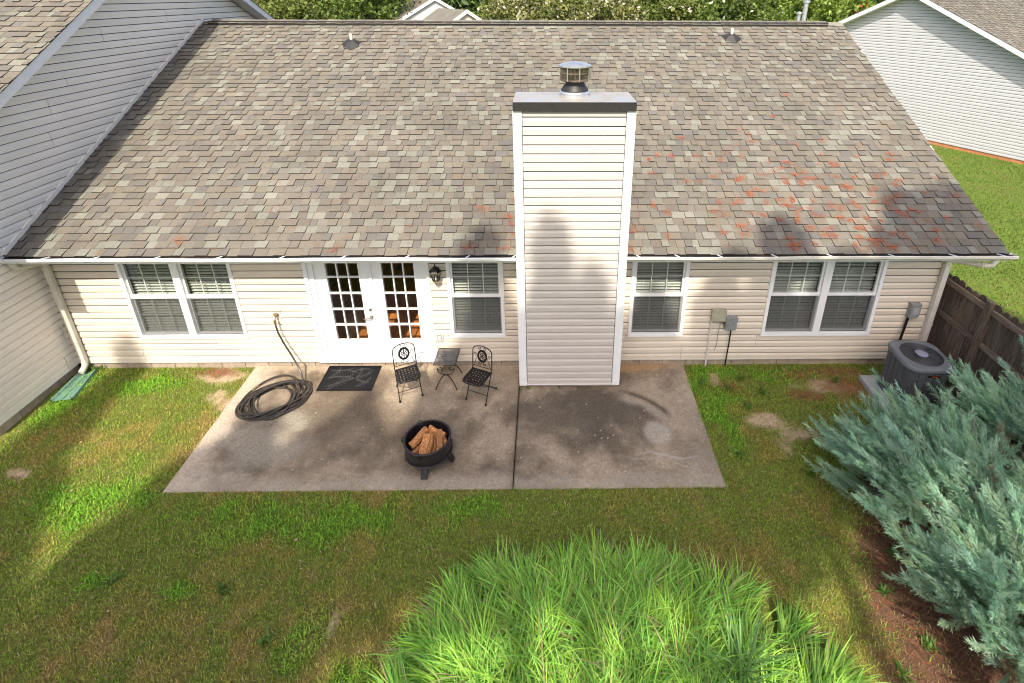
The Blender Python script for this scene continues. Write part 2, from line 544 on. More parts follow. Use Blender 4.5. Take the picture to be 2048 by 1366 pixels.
tag(ground, 'backyard soil and turf reaching out to the trees', None, None, 'structure')

def blades(x, y, z, h, w, lean, az, col, curve=0.35):
    """one curved tapering blade (two quads folded to three triangles) per entry"""
    n = len(x)
    dx = np.cos(az); dy = np.sin(az)
    px, py = -dy * w * .5, dx * w * .5
    r1 = lean * h * .35; r2 = lean * h
    h1 = h * .6; h2 = h * np.sqrt(np.maximum(.06, 1 - np.minimum(lean, .97) ** 2 * .85))
    V = np.empty((n, 5, 3), np.float32)
    V[:, 0] = np.stack([x - px, y - py, z], -1); V[:, 1] = np.stack([x + px, y + py, z], -1)
    V[:, 2] = np.stack([x + dx * r1 - px * .8, y + dy * r1 - py * .8, z + h1 * .95], -1)
    V[:, 3] = np.stack([x + dx * r1 + px * .8, y + dy * r1 + py * .8, z + h1 * .95], -1)
    V[:, 4] = np.stack([x + dx * r2, y + dy * r2, z + h2], -1)
    b0 = np.arange(n)[:, None] * 5
    F = np.concatenate([b0 + np.array([[0, 1, 3]]), b0 + np.array([[0, 3, 2]]), b0 + np.array([[2, 3, 4]])], 0)
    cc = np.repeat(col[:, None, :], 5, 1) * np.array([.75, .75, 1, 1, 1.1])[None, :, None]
    return V.reshape(-1, 3), F, cc.reshape(-1, 3)

# turf blades
N = 430000
bx_ = rng.uniform(-8.3, 7.0, N); by_ = rng.uniform(-5.5, -.02, N)
s_, d_, c_ = turf(bx_, by_)
creep = .05 * np.maximum(0, fbm(bx_, by_, .25, 3) - .42) * 4
ok = (rng.random(N) < d_) & ~((bx_ > PXL + creep) & (bx_ < PXR - creep) & (by_ > PYF + creep)) & (bx_ > -7.97) 
ok &= ~(((bx_ - .55) / 2.0) ** 2 + ((by_ + 5.4) / 1.7) ** 2 < .8)
bx_, by_, c_ = bx_[ok], by_[ok], c_[ok]
n = len(bx_)
cl = field(bx_, by_, ELL['clover'])
straw = (rng.random(n) < .15 * (1 - cl))[:, None]
c_ = np.where(straw, np.array([.42, .33, .16]), c_ * 1.45) * rng.uniform(.4, 1.6, (n, 1)) * np.stack([rng.uniform(.85, 1.15, n), np.ones(n), rng.uniform(.8, 1.2, n)], -1)
onp = (bx_ > PXL) & (bx_ < PXR) & (by_ > PYF)
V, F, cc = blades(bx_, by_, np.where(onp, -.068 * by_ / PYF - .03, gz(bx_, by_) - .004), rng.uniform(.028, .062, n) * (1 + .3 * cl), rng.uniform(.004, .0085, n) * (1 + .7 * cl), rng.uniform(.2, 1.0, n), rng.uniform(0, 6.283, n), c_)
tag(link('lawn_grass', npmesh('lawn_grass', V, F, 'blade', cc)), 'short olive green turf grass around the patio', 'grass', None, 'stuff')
# lawn beyond the fence
N = 90000
bx_ = rng.uniform(6.75, 21, N); by_ = rng.uniform(-2, 17, N)
ok = (bx_ * .8876 + by_ * .4606 < 21.6) & (bx_ > 6.75) & ((by_ < .2) | (bx_ > 6.6))
bx_, by_ = bx_[ok], by_[ok]; n = len(bx_)
c_ = np.array([.115, .19, .032]) * (.7 + .6 * fbm(bx_, by_, 1.1, 3)[:, None]) * rng.uniform(.7, 1.3, (n, 1))
c_ = np.where((rng.random(n) < .5 * sstep(.5, .7, fbm(bx_, by_, .8, 3)))[:, None], np.array([.27, .21, .09]), c_)
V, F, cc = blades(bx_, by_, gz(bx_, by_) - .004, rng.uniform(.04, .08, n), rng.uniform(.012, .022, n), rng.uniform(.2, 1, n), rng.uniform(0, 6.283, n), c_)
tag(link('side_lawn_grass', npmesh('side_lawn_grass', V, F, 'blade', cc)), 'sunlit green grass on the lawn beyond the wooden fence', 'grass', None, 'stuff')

# ------------------------------------------------------------------ patio: two slabs with a joint
def stains_and_sun(x, y):
    n1 = fbm(x, y, 1.0, 5); n2 = fbm(x + 9, y + 4, .35, 4); n3 = fbm(x - 7, y + 2, .10, 3)
    t = np.clip((n1 - .5) * 2.7 + (n2 - .5) * 1.5 + .44, 0, 1)[..., None]
    c = np.array([.145, .112, .080]) * (1 - t) + np.array([.36, .287, .208]) * t
    c = c * (.82 + .36 * n3[..., None])
    def blend(c, m, col, k): return c + (np.array(col) - c) * (np.clip(m, 0, 1) * k)[..., None]
    w = (n2 - .5)
    # dark algae around the chimney foot and the middle of both slabs
    d = np.hypot((x - .45) / 1.3, (y + 1.15) / .75) + w * 1.2
    c = blend(c, 1 - sstep(.35, 1.25, d), (.105, .088, .068), .75)
    d = np.hypot((x + 2.6) / 1.9, (y + 1.35) / .75) + w * 1.3
    c = blend(c, 1 - sstep(.3, 1.3, d), (.145, .113, .083), .6)
    # clay washed against the wall right of the chimney; left, sunlight painted pale
    c = blend(c, sstep(-.28, -.04, y + .5 * w) * (x > 1.1), (.42, .26, .13), .85)
    c = blend(c, sstep(-.20, .0, y + .4 * w) * (x < -.4), (.50, .40, .28), .6)
    # clean trowelled margins; the left one also has sunlight painted into its colour
    c = blend(c, sstep(-2.12, -2.32, y + .35 * w), (.44, .37, .29), .6)
    c = blend(c, sstep(-4.45, -5.0, x + .9 * w), (.54, .455, .36), .75)
    c = blend(c, sstep(1.75, 2.35, x + .5 * w), (.37, .31, .245), .55)
    # swept dark arcs right of the chimney, a pale worn spot and pale scratches
    for (cx, cy, r, wd, a0_, a1_, col, k) in ((1.0, -1.62, 1.0, .05, .35, 1.5, (.075, .062, .05), .85), (1.02, -1.72, .78, .09, .25, 1.6, (.11, .092, .075), .7),
                                              (1.0, -1.66, .89, .05, .3, 1.5, (.34, .30, .25), .6), (1.9, -1.2, .75, .012, 3.9, 5.2, (.46, .41, .35), .8),
                                              (2.2, -1.5, .65, .010, 3.5, 4.7, (.44, .39, .33), .7), (1.5, -2.6, .75, .012, .9, 2.0, (.42, .37, .32), .6), (1.4, -1.0, .95, .010, 4.3, 5.4, (.42, .37, .3), .6),
                                              (-4.1, -1.55, .42, .16, 0.2, 3.2, (.38, .34, .27), .6)):
        rr_ = np.hypot(x - cx, y - cy); an = np.mod(np.arctan2(y - cy, x - cx), 6.283)
        m_ = np.exp(-((rr_ - r + .06 * w) / wd) ** 2) * sstep(a0_, a0_ + .25, an) * (1 - sstep(a1_ - .35, a1_, an))
        c = blend(c, m_, col, k)
    c = blend(c, 1 - sstep(.12, .24, np.hypot(x - 1.66, (y + 1.5) * .9) + .1 * w), (.46, .41, .34), .7)
    c = blend(c, 1 - sstep(.3, .75, np.hypot((x + 4.05) / 1.1, (y + 1.7) / .6) + .5 * w), (.36, .325, .265), .65)
    chip = (vn(x * 1.3 + 3, y, .013) > .965) & (fbm(x + 50, y, .5, 3) > .5)
    c = np.where(chip[..., None], np.array([.52, .47, .40]), c)
    dk = np.exp(-((x + .45) / .035) ** 2)
    c = blend(c, dk, (.09, .075, .06), .35)
    return c
def slab(name, x0, x1):
    e = .012
    xs = np.concatenate([[x0, x0, x0 + e], np.arange(x0 + .03, x1 - .02, .018), [x1 - e, x1, x1]])
    ys = np.concatenate([[PYF, PYF, PYF + e], np.arange(PYF + .03, -.01, .018), [-.001, -.001]])
    X, Y = np.meshgrid(xs, ys)
    # ragged, slightly chipped arris
    chipx = .004 * (fbm(Y, X, .12, 3) - .5); chipy = .006 * (fbm(X, Y + 3, .12, 3) - .5)
    Z = -.068 * (Y / PYF)
    ny_, nx_ = X.shape
    edge = np.zeros_like(X)
    for i_, v in ((0, -.25), (1, -e), (-1, -.25), (-2, -e)):
        edge[:, i_] = np.minimum(edge[:, i_], v)
    for i_, v in ((0, -.25), (1, -e), (-1, -.25)):
        edge[i_, :] = np.minimum(edge[i_, :], v)
    Z = Z + edge + .0015 * (fbm(X, Y, .2, 3) - .5)
    X2 = X + np.where((np.arange(nx_) < 2)[None], np.abs(chipx) * 2, 0) - np.where((np.arange(nx_) > nx_ - 3)[None], np.abs(chipx) * 2, 0)
    Y2 = Y + np.where((np.arange(ny_) < 2)[:, None], np.abs(chipy) * 2.5, 0)
    I = np.arange(nx_ * ny_).reshape(ny_, nx_)
    F = np.stack([I[:-1, :-1], I[:-1, 1:], I[1:, 1:], I[1:, :-1]], -1).reshape(-1, 4)
    return link(name, npmesh(name, np.stack([X2, Y2, Z], -1).reshape(-1, 3), F, 'concrete', stains_and_sun(X, Y).reshape(-1, 3)))
patio = empty('patio')
tag(patio, 'concrete patio of two slabs behind the house', None, None, 'structure')
for a, b_ in ((PXL, -.456), (-.444, PXR)):
    o = slab('slab', a, b_); o.parent = patio

# ------------------------------------------------------------------ the house
house = empty('house')
tag(house, 'beige vinyl sided single storey house with shingle roof and tall chimney', 'house')
WX0, WX1 = -8.06, 6.50
Z0, CH, WTOP = .126, .127, 2.262

def board_mesh(x0b, x1b, x0t, x1t, h, name='siding_board', mat='siding', lip=.028, top=.805):
    mb = MB()
    # dutch lap: flat proud face, bevel leaning back, then an open gap below the next board's overhang
    yb, yt, zt = -lip, -.010, h * top
    hb = h * .56
    mix = lambda a_, b2, t: a_ + (b2 - a_) * t
    pr = [(x0b, x1b, -.003, 0), (x0b, x1b, yb, 0), (mix(x0b, x0t, .56), mix(x1b, x1t, .56), yb * .92, hb),
          (mix(x0b, x0t, top), mix(x1b, x1t, top), yt, zt), (mix(x0b, x0t, top), mix(x1b, x1t, top), -.003, zt)]
    for (a, b_, y, z) in pr: mb.v += [(a, y, z), (b_, y, z)]
    for i in range(4):
        mb.f.append((2 * i, 2 * i + 1, 2 * i + 3, 2 * i + 2))
    mb.f.append((0, 2, 4, 6, 8)); mb.f.append((9, 7, 5, 3, 1))
    return mb.mesh(name, mat)
UNIT_BOARD = board_mesh(0, 1, 0, 1, CH)
UNIT_BOARD_PALE = board_mesh(0, 1, 0, 1, CH, mat='siding_pale', top=.855)

def lay_boards(parent, x0, x1, z0, z1, cuts, mesh=UNIT_BOARD, seam=3.66, seed=1):
    rr = random.Random(seed)
    i = 0; z = z0
    while z < z1 - .02:
        h = min(CH, z1 - z)
        zc = z + h * .5
        segs = [(x0, x1)]
        for (a, b_, c, d) in cuts:
            if c < zc < d:
                new = []
                for (s, e) in segs:
                    if b_ <= s or a >= e: new.append((s, e)); continue
                    if a > s: new.append((s, a))
                    if b_ < e: new.append((b_, e))
                segs = new
        off = rr.uniform(.4, seam) if i % 2 == 0 else off
        for (s, e) in segs:
            pts = [s]; q = s + off
            while q < e - .5:
                if q > s + .5: pts.append(q)
                q += seam
            pts.append(e)
            for a, b_ in zip(pts[:-1], pts[1:]):
                o = link('siding_board', mesh, parent)
                o.location = (a + .003, rr.uniform(-.002, .0), z); o.scale = (b_ - a - .006, 1, h / CH)
                o.rotation_euler = (0, rr.uniform(-.0012, .0012), 0)
        z += CH; i += 1

# openings: x0,x1,z0,z1 measured to the outside of the trim
WIN = {'double_left': (-6.845, -5.035), 'single_left': (-1.615, -.695), 'single_right': (1.385, 2.32), 'double_right': (3.665, 5.535)}
WZ0, WZ1 = .62, 2.15
DX0, DX1, DZ1 = -3.905, -1.885, 2.225
cuts = [(a + .01, b_ - .01, WZ0 + .02, WZ1 + .2) for a, b_ in WIN.values()] + [(DX0 + .01, DX1 - .01, -1, 3)]
holes = [(a + .05, b_ - .05, WZ0 + .05, WZ1 - .04) for a, b_ in WIN.values()] + [(DX0 + .05, DX1 - .05, Z0 + .01, DZ1 - .04)]
mb = MB()
xs = sorted({WX0, WX1, *[h[0] for h in holes], *[h[1] for h in holes]})
zs = sorted({Z0, WTOP, *[h[2] for h in holes], *[h[3] for h in holes]})
for a, b_ in zip(xs[:-1], xs[1:]):
    for c, d in zip(zs[:-1], zs[1:]):
        xm, zm = (a + b_) / 2, (c + d) / 2
        if not any(h[0] < xm < h[1] and h[2] < zm < h[3] for h in holes):
            mb.box(a, b_, 0.002, .13, c, d)
wall = mb.build('wall', 'sheath', house)
lay_boards(wall, WX0, WX1 - .06, Z0, WTOP, cuts + [(-.415, 1.165, 0, 5)], seed=4)
MB().box(WX0, DX0 + .01, -.034, -.001, Z0 - .018, Z0 - .001).box(DX1 - .01, -.42, -.034, -.001, Z0 - .018, Z0 - .001).box(1.17, WX1 + .01, -.034, -.001, Z0 - .018, Z0 - .001).build('starter_strip', 'trim_dull', wall)
# right end wall and its corner post
MB().box(WX1 - .005, WX1 + .12, .02, 10.9, Z0, WTOP).build('end_wall', 'siding', house)
MB().box(WX1 - .062, WX1 + .022, -.042, .0, Z0 - .02, WTOP).box(WX1 + .0, WX1 + .022, .0, .07, Z0 - .02, WTOP).build('corner_post', 'trim_dull', house, bevel=.003)
# foundation blocks
found = MB().box(WX0, WX1, .02, .15, -.35, Z0 - .004).build('foundation', 'sheath', house)
blk = MB().box(0, .394, -.006, .06, -.19, 0).mesh('block', 'block')
x = WX0
while x < WX1 - .02:
    o = link('block', blk, found); o.location = (x, random.uniform(-.002, .002) + .012, Z0 - .022); o.scale = (min(.394, WX1 - x) / .394, 1, 1)
    x += .404
# rooms behind the openings
MB().box(WX0, WX1, 3.9, 4.0, .1, 2.4).box(-4.75, -4.65, .14, 3.9, .1, 2.4).box(-1.72, -1.66, .14, 3.9, .1, 2.4).build('room_wall', 'room', house)
MB().box(WX0, WX1, .13, 4.0, 2.40, 2.45).build('room_ceiling', 'room', house)
fl = MB().box(WX0, WX1, .13, 3.9, .02, .13).build('room_floor', 'subfloor', house)
pl = MB().box(.0015, .1285, 0, 1.2, 0, .016).mesh('floor_board', 'floor')
for i in range(23):
    for k in range(3):
        o = link('floor_board', pl, fl); o.location = (-4.64 + i * .13, .135 + k * 1.203 - (i * .37 % .9) * (k > 0), .131 - .0003 * (k % 2))
        if k == 0: o.scale = (1, 1.203 - (i * .37 % .9), 1); o.scale = (1, (1.2 - (i * .37 % .9)) / 1.2, 1)

# windows
SLAT = MB().hexa([(0, 0, -.007), (1, 0, -.007), (0, .046, .005), (1, .046, .005), (0, 0, -.0042), (1, 0, -.0042), (0, .046, .0078), (1, .046, .0078)]).mesh('slat', 'blind')
def window(x0, x1, n, label, broken=None):
    w = empty('window', parent=house)
    w['label'] = label
    t = .058
    fr_ = MB().box(x0, x1, -.046, .02, WZ0, WZ0 + t - .012).box(x0, x1, -.046, .02, WZ1 - t, WZ1)
    edges = [(x0, x0 + t)]
    if n == 2:
        xm = (x0 + x1) / 2
        edges.append((xm - .06, xm + .06))
    edges.append((x1 - t, x1))
    for (a, b_) in edges:
        fr_.box(a, b_, -.044, .018, WZ0 + t - .012, WZ1 - t)
    fr_.build('frame', 'white', w, bevel=.004)
    MB().box(x0 - .012, x1 + .012, -.05, -.004, WZ0 - .014, WZ0 - .001).build('sill', 'white', w)
    for (a, b_) in zip(edges[:-1], edges[1:]):
        l, r_ = a[1], b_[0]
        zr = 1.385
        zb, zt = WZ0 + t - .012, WZ1 - t
        s = .032
        MB().box(l, r_, -.016, .03, zr, zr + .055).build('meeting_rail', 'white', w)
        MB().box(l, l + s, -.004, .04, zr + .055, zt).box(r_ - s, r_, -.004, .04, zr + .055, zt).box(l + s, r_ - s, -.004, .04, zt - s, zt).build('sash', 'white', w)
        MB().box(l, l + s * .7, .012, .05, zb, zr).box(r_ - s * .7, r_, .012, .05, zb, zr).box(l + s * .7, r_ - s * .7, .012, .05, zb, zb + .035).build('sash', 'white', w)
        MB().box(l + s, r_ - s, .012, .016, zr + .055, zt - s).build('pane', 'glass', w)
        MB().box(l + s * .7, r_ - s * .7, .034, .038, zb + .035, zr).build('pane', 'glass', w)
        wd = r_ - l
        for k in (1, 2):
            xx = l + s + (wd - 2 * s) * k / 3
            MB().box(xx - .009, xx + .009, .018, .026, zr + .055, zt - s).build('muntin', 'white', w)
            MB().box(xx - .009, xx + .009, .040, .048, zb + .035, zr).build('muntin', 'white', w)
        MB().box(l + s, r_ - s, .019, .025, (zr + zt) / 2 + .005, (zr + zt) / 2 + .023).build('muntin', 'white', w)
        MB().box(l + s, r_ - s, .041, .047, (zr + zb) / 2 + .005, (zr + zb) / 2 + .023).build('muntin', 'white', w)
        MB().box(l + .004, r_ - .004, -.006, -.004, zb + .004, zr - .002).build('insect_screen', 'screen', w)
        # blinds behind the glass
        z = zb + .06
        k = 0
        while z < zt - .03:
            o = link('slat', SLAT, w); o.location = (l + .012 + random.uniform(-.003, .003), .075, z); o.scale = (wd - .024, 1, 1)
            o.rotation_euler = (random.uniform(-.10, .06), random.uniform(-.003, .003), 0)
            z += .0535; k += 1
        MB().box(l + .012, r_ - .012, .075, .11, zb + .018, zb + .04).build('bottom_rail', 'blind', w)
        for xx in (l + wd * .2, l + wd * .8):
            MB().box(xx - .0015, xx + .0015, .068, .071, zb + .03, zt).build('ladder_cord', 'blind', w)
    return w
window(*WIN['double_left'], 2, 'double window left of the french doors')
window(*WIN['single_left'], 1, 'single window between the lantern and the chimney')
window(*WIN['single_right'], 1, 'single window just right of the chimney')
window(*WIN['double_right'], 2, 'double window near the air conditioner')

# french doors
MB().box(DX0, DX0 + .065, -.046, .02, Z0, DZ1).box(DX1 - .05, DX1, -.046, .02, Z0, DZ1).box(DX0 + .065, DX1 - .05, -.046, .02, 2.20, DZ1)\
    .box(DX0 + .065, DX0 + .15, -.016, .09, Z0 + .03, 2.2).box(DX1 - .062, DX1 - .05, -.016, .09, Z0 + .03, 2.2).build('door_frame', 'white', house, bevel=.004)
MB().box(DX0 - .01, DX1 + .01, -.06, .12, Z0 - .02, Z0 + .028).build('threshold', 'white', house, bevel=.004)
def door(x0, x1, g0, g1, lever, label):
    z0, z1 = .162, 2.196
    gz0, gz1 = .532, 2.068
    y0, y1 = .006, .05
    d = MB().box(x0, g0, y0, y1, z0, z1).box(g1, x1, y0, y1, z0, z1).box(g0, g1, y0, y1, z0, gz0).box(g0, g1, y0, y1, gz1, z1).build('door', 'white', house)
    d['label'] = label
    # raised moulding round the glass
    k = .022
    MB().box(g0 - k, g1 + k, -.006, y0 - .001, gz0 - k, gz0).box(g0 - k, g1 + k, -.006, y0 - .001, gz1, gz1 + k).box(g0 - k, g0, -.006, y0 - .001, gz0, gz1).box(g1, g1 + k, -.006, y0 - .001, gz0, gz1).build('glass_moulding', 'white', d)
    nw, nh = 3, 5
    mw = .020
    for i in range(1, nw):
        x = g0 + (g1 - g0) * i / nw
        MB().box(x - mw / 2, x + mw / 2, .000, .046, gz0, gz1).build('muntin', 'white', d)
    for j in range(1, nh):
        z = gz0 + (gz1 - gz0) * j / nh
        MB().box(g0, g1, .002, .044, z - mw / 2, z + mw / 2).build('muntin', 'white', d)
    pw, ph = (g1 - g0) / nw, (gz1 - gz0) / nh
    pm = MB().box(mw / 2, pw - mw / 2, .024, .028, mw / 2, ph - mw / 2).mesh('pane', 'glass')
    for i in range(nw):
        for j in range(nh):
            o = link('pane', pm, d); o.location = (g0 + i * pw, 0, gz0 + j * ph)
    if lever:
        hx = x1 - .075
        h = MB()
        h.lathe([(0, 0), (.027, 0), (.03, .004), (.03, .012), (.012, .018), (.012, .05), (0, .05)], seg=20)
        hv = [(hx + a, .006 - z, 1.00 + b_) for (a, b_, z) in h.v]; h.v = hv
        h.tube([(hx, -.04, 1.0), (hx - .02, -.052, 1.0), (hx - .06, -.052, .995), (hx - .1, -.05, .985), (hx - .125, -.046, .992)], [.010, .010, .009, .008, .006], 8)
        h.build('handle', 'nickel', d, True)
        h = MB().lathe([(0, .03), (.018, .03), (.026, .016), (.03, .004), (.03, 0), (0, 0)], seg=20)
        h.v = [(hx + a, .006 - z, 1.145 + b_) for (a, b_, z) in h.v]
        h.build('deadbolt', 'nickel', d, True)
    return d
door(-3.752, -2.852, -3.555, -3.035, True, 'left french door with lever handle')
door(-2.844, -1.950, -2.660, -2.140, False, 'right french door behind the bistro chair')
MB().box(-2.872, -2.826, -.018, .004, .164, 2.19).build('astragal', 'white', house)

# soffit, fascia
MB().box(-8.04, 7.0, -.385, -.002, 2.245, 2.258).build('soffit', 'trim_dull', house)
MB().box(-8.04, 7.02, -.402, -.386, 2.235, 2.365).build('fascia', 'white', house)

# ------------------------------------------------------------------ roof
EY, EZ, RY, RZ = -.425, 2.388, 5.60, 5.412
RXL, RXR = -8.10, 7.055
SL = math.hypot(RY - EY, RZ - EZ)
ANG = math.atan2(RZ - EZ, RY - EY)
def roof_pt(u):   # u along slope
    return EY + u * math.cos(ANG), EZ + u * math.sin(ANG)
deck = MB()
deck.prism([(EY + .01, EZ - .014), (RY, RZ - .008), (RY + .01, RZ - .12), (EY + .02, EZ - .05)], 'x', RXL, RXR)
deck.prism([(RY, RZ - .008), (2 * RY - EY, EZ - .014), (2 * RY - EY, EZ - .06), (RY + .01, RZ - .12)], 'x', RXL, RXR)
deck.box(RXL, WX1 + .1, .2, 10.9, 2.262, 2.3)
roof = deck.build('roof', 'felt', house)
# gable fill on the right end and rake board
MB().prism([(.1, 2.262), (11, 2.262), (RY, RZ - .3)], 'x', WX1 + .0, WX1 + .1).build('gable', 'siding', roof)
MB().prism([(EY - .0, EZ - .15), (EY, EZ - .006), (RY, RZ - .002), (RY, RZ - .15)], 'x', RXR - .022, RXR + .004).build('rake_board', 'white', roof)
MB().prism([(EY + .05, EZ - .165), (RY, RZ - .165), (RY, RZ - .153), (EY + .05, EZ - .153)], 'x', WX1 + .1, RXR - .024).build('rake_soffit', 'white', roof)

def tab_mesh(thick, L, name='shingle', mat='shingle'):
    t = thick
    mb = MB()
    # local: x across, y up the slope, z off the roof
    mb.v = [(0, 0, -.004), (1, 0, -.004), (0, 0, t), (1, 0, t), (0, L, t * .15 + .001), (1, L, t * .15 + .001), (0, L, -.004), (1, L, -.004)]
    mb.f = [(0, 1, 3, 2), (2, 3, 5, 4), (0, 2, 4, 6), (1, 7, 5, 3)]
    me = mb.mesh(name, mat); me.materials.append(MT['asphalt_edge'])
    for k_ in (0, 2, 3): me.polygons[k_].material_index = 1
    return me

def course_tabs(x0, x1, rr):
    """split one course into pieces: widths, raised or not"""
    x = x0 - rr.uniform(0, .2); out = []
    up = rr.random() < .5
    while x < x1:
        w = rr.choice([.11, .135, .16, .185, .21]) * rr.uniform(.9, 1.1)
        a, b_ = max(x, x0), min(x + w, x1)
        if b_ - a > .02: out.append((a, b_, up))
        x += w; up = (not up) if rr.random() < .75 else up
    return out

def shingle_field(parent, placer, courses, expo, xr, n_single, matname, seed, single_first=None, skip=None):
    """lower courses as single pieces, the rest joined; placer(x,u,h) -> world point"""
    rr = random.Random(seed)
    L = expo * 1.12
    tm = [tab_mesh(.010, L), tab_mesh(.024, L)]
    V = []; F = []; Cc = []
    count = 0
    for k in range(courses):
        u = k * expo
        a, b_ = xr(u)
        if b_ - a < .05: continue
        for (p, q, up) in course_tabs(a, b_, rr):
            if skip and skip((p + q) / 2, u): continue
            if count < n_single and (single_first is None or single_first((p + q) / 2, u)):
                o = link('shingle', tm[1 if up else 0], parent)
                M_ = placer(p + .0025, u + rr.uniform(-.003, .003)); M_ = M_ @ Matrix.Diagonal((q - p - .005, 1, 1, 1))
                o.matrix_local = M_
                count += 1
            else:
                t = .024 if up else .010
                du = rr.uniform(-.003, .003)
                M_ = placer(p + .0025, u + du)
                w = q - p - .005
                n = len(V)
                for v in ((0, 0, -.004), (w, 0, -.004), (0, 0, t), (w, 0, t), (0, L, t * .15 + .001), (w, L, t * .15 + .001), (0, L, -.004), (w, L, -.004)):
                    V.append(M_ @ Vector(v))
                F += [(n, n + 1, n + 3, n + 2), (n + 2, n + 3, n + 5, n + 4), (n, n + 2, n + 4, n + 6), (n + 1, n + 7, n + 5, n + 3)]
                c = rr.choice(SHINGLE); j = rr.uniform(.92, 1.08)
                Cc += [tuple(v * j for v in c)] * 8
    if V:
        o = link('shingle_field', npmesh('shingle_field', np.array([tuple(v) for v in V]), np.array(F), matname, np.array(Cc)), parent)
        o['kind'] = 'stuff'
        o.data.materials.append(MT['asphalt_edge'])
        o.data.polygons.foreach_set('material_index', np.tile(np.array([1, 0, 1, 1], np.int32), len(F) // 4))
    return count

ROT = Matrix.Rotation(ANG, 4, 'X')
def place_main(x, u):
    y, z = roof_pt(u - .02)
    return Matrix.Translation((x, y, z)) @ ROT
in_chim = lambda x, u: (-.40 < x < 1.155) and (roof_pt(u)[0] < .17)
shingle_field(roof, place_main, 47, SL / 47, lambda u: (RXL + .02, RXR), 300, 'shingle_a', 21, None, in_chim)
# ridge vent with cap pieces
MB().box(RXL + .25, 6.66, RY - .17, RY + .17, RZ - .075, RZ + .018).build('ridge_vent', 'flash', roof)
capm = MB(); capm.v = [(0, -.19, -.032), (.30, -.19, -.044), (0, 0, .034), (.30, 0, .024), (0, .19, -.032), (.30, .19, -.044), (0, -.19, -.047), (0, .19, -.047)]
capm.f = [(0, 1, 3, 2), (2, 3, 5, 4), (6, 1, 0)]
capme = capm.mesh('ridge_cap', 'shingle')
x = 6.66 - .30
while x > RXL + .2:
    o = link('ridge_cap', capme, roof); o.location = (x, RY, RZ + random.uniform(.012, .02)); x -= .225
o = MB(); o.v = [(6.66, RY - .16, RZ - .06), (RXR, RY - .16, RZ - .06), (6.66, RY, RZ + .02), (RXR, RY, RZ + .02), (6.66, RY + .16, RZ - .06), (RXR, RY + .16, RZ - .06)]
o.f = [(0, 1, 3, 2), (2, 3, 5, 4)]; o.build('ridge_end', 'shingle', roof)
# plumbing vents in black tar flashing
def vent(x, u, lean):
    y, z = roof_pt(u)
    rr = random.Random(int(x * 10))
    mb = MB()
    pts = []
    for k in range(14):
        a = 2 * math.pi * k / 14
        rad = rr.uniform(.17, .25)
        pts.append((math.cos(a) * rad, math.sin(a) * rad * .95))
    n = len(pts)
    mb.v = [tuple(ROT @ Vector((p[0], p[1], .018))) for p in pts] + [tuple(ROT @ Vector((p[0] * .38, p[1] * .38 + .05, .085))) for p in pts]
    for k in range(n): mb.f.append((k, (k + 1) % n, n + (k + 1) % n, n + k))
    mb.f.append(tuple(range(n, 2 * n)))
    mb.v = [(a + x, b_ + y, c + z) for (a, b_, c) in mb.v]
    mb.build('vent_flashing', 'flash', roof)
    MB().tube([(x, y + .05, z), (x, y + .05, z + .235)], .034, 14).build('vent_pipe', 'pipe_white', roof, True)
vent(-4.345, 5.75, 0); vent(4.256, 6.02, 0)
for (x, zt, r_) in ((6.345, 5.90, .055), (6.21, 5.64, .045)):
    MB().lathe([(r_, 5.0), (r_, zt - .05), (r_ * 1.55, zt - .045), (r_ * 1.55, zt), (0, zt + .02)], x, 6.05, 16).build('flue_pipe', 'galv', roof, True)

# gutter
gut = empty('gutter', parent=house)
prof = [(-.404, 2.405), (-.404, 2.322), (-.482, 2.322), (-.500, 2.345), (-.528, 2.370), (-.532, 2.412), (-.518, 2.416), (-.514, 2.408),
        (-.519, 2.378), (-.494, 2.352), (-.476, 2.331), (-.412, 2.331), (-.412, 2.405)]
def gutter_run(a, b_, caps):
    g_ = MB(); k = len(prof); steps = max(2, int((b_ - a) / .5))
    for i in range(steps + 1):
        x = a + (b_ - a) * i / steps
        sag = .004 * math.sin(x * 1.7) + .002 * math.sin(x * 5.1)
        for (y, z) in prof: g_.v.append((x, (y if y > -.41 else y - .015) + sag, z - .022 + sag * .8))
    for i in range(steps):
        for j in range(k):
            l = (j + 1) % k
            g_.f.append((i * k + j, (i + 1) * k + j, (i + 1) * k + l, i * k + l))
    g_.build('trough', 'white' if b_ < 0 else 'trim_dull', gut)
    for x in caps:
        MB().prism([(-.404, 2.383), (-.404, 2.299), (-.498, 2.299), (-.517, 2.323), (-.545, 2.343), (-.549, 2.39)], 'x', x - .0015, x + .0015).build('end_cap', 'trim_dull', gut)
    db = MB(); n = int((b_ - a) / .05)
    for i in range(n + 1):
        x = a + (b_ - a) * i / n
        z = 2.330 + .022 * random.random() + .016 * math.sin(x * 2.1)
        db.v += [(x, -.413, z), (x, -.462, z + .012 * random.random()), (x, -.508, z - .006)]
    for i in range(n):
        for j in range(2):
            db.f.append((i * 3 + j, i * 3 + 3 + j, i * 3 + 4 + j, i * 3 + 1 + j))
    db.build('debris', 'gutter_dirt', gut)
gutter_run(-8.07, -.42, (-8.07,)); gutter_run(1.17, 7.11, (7.11,))
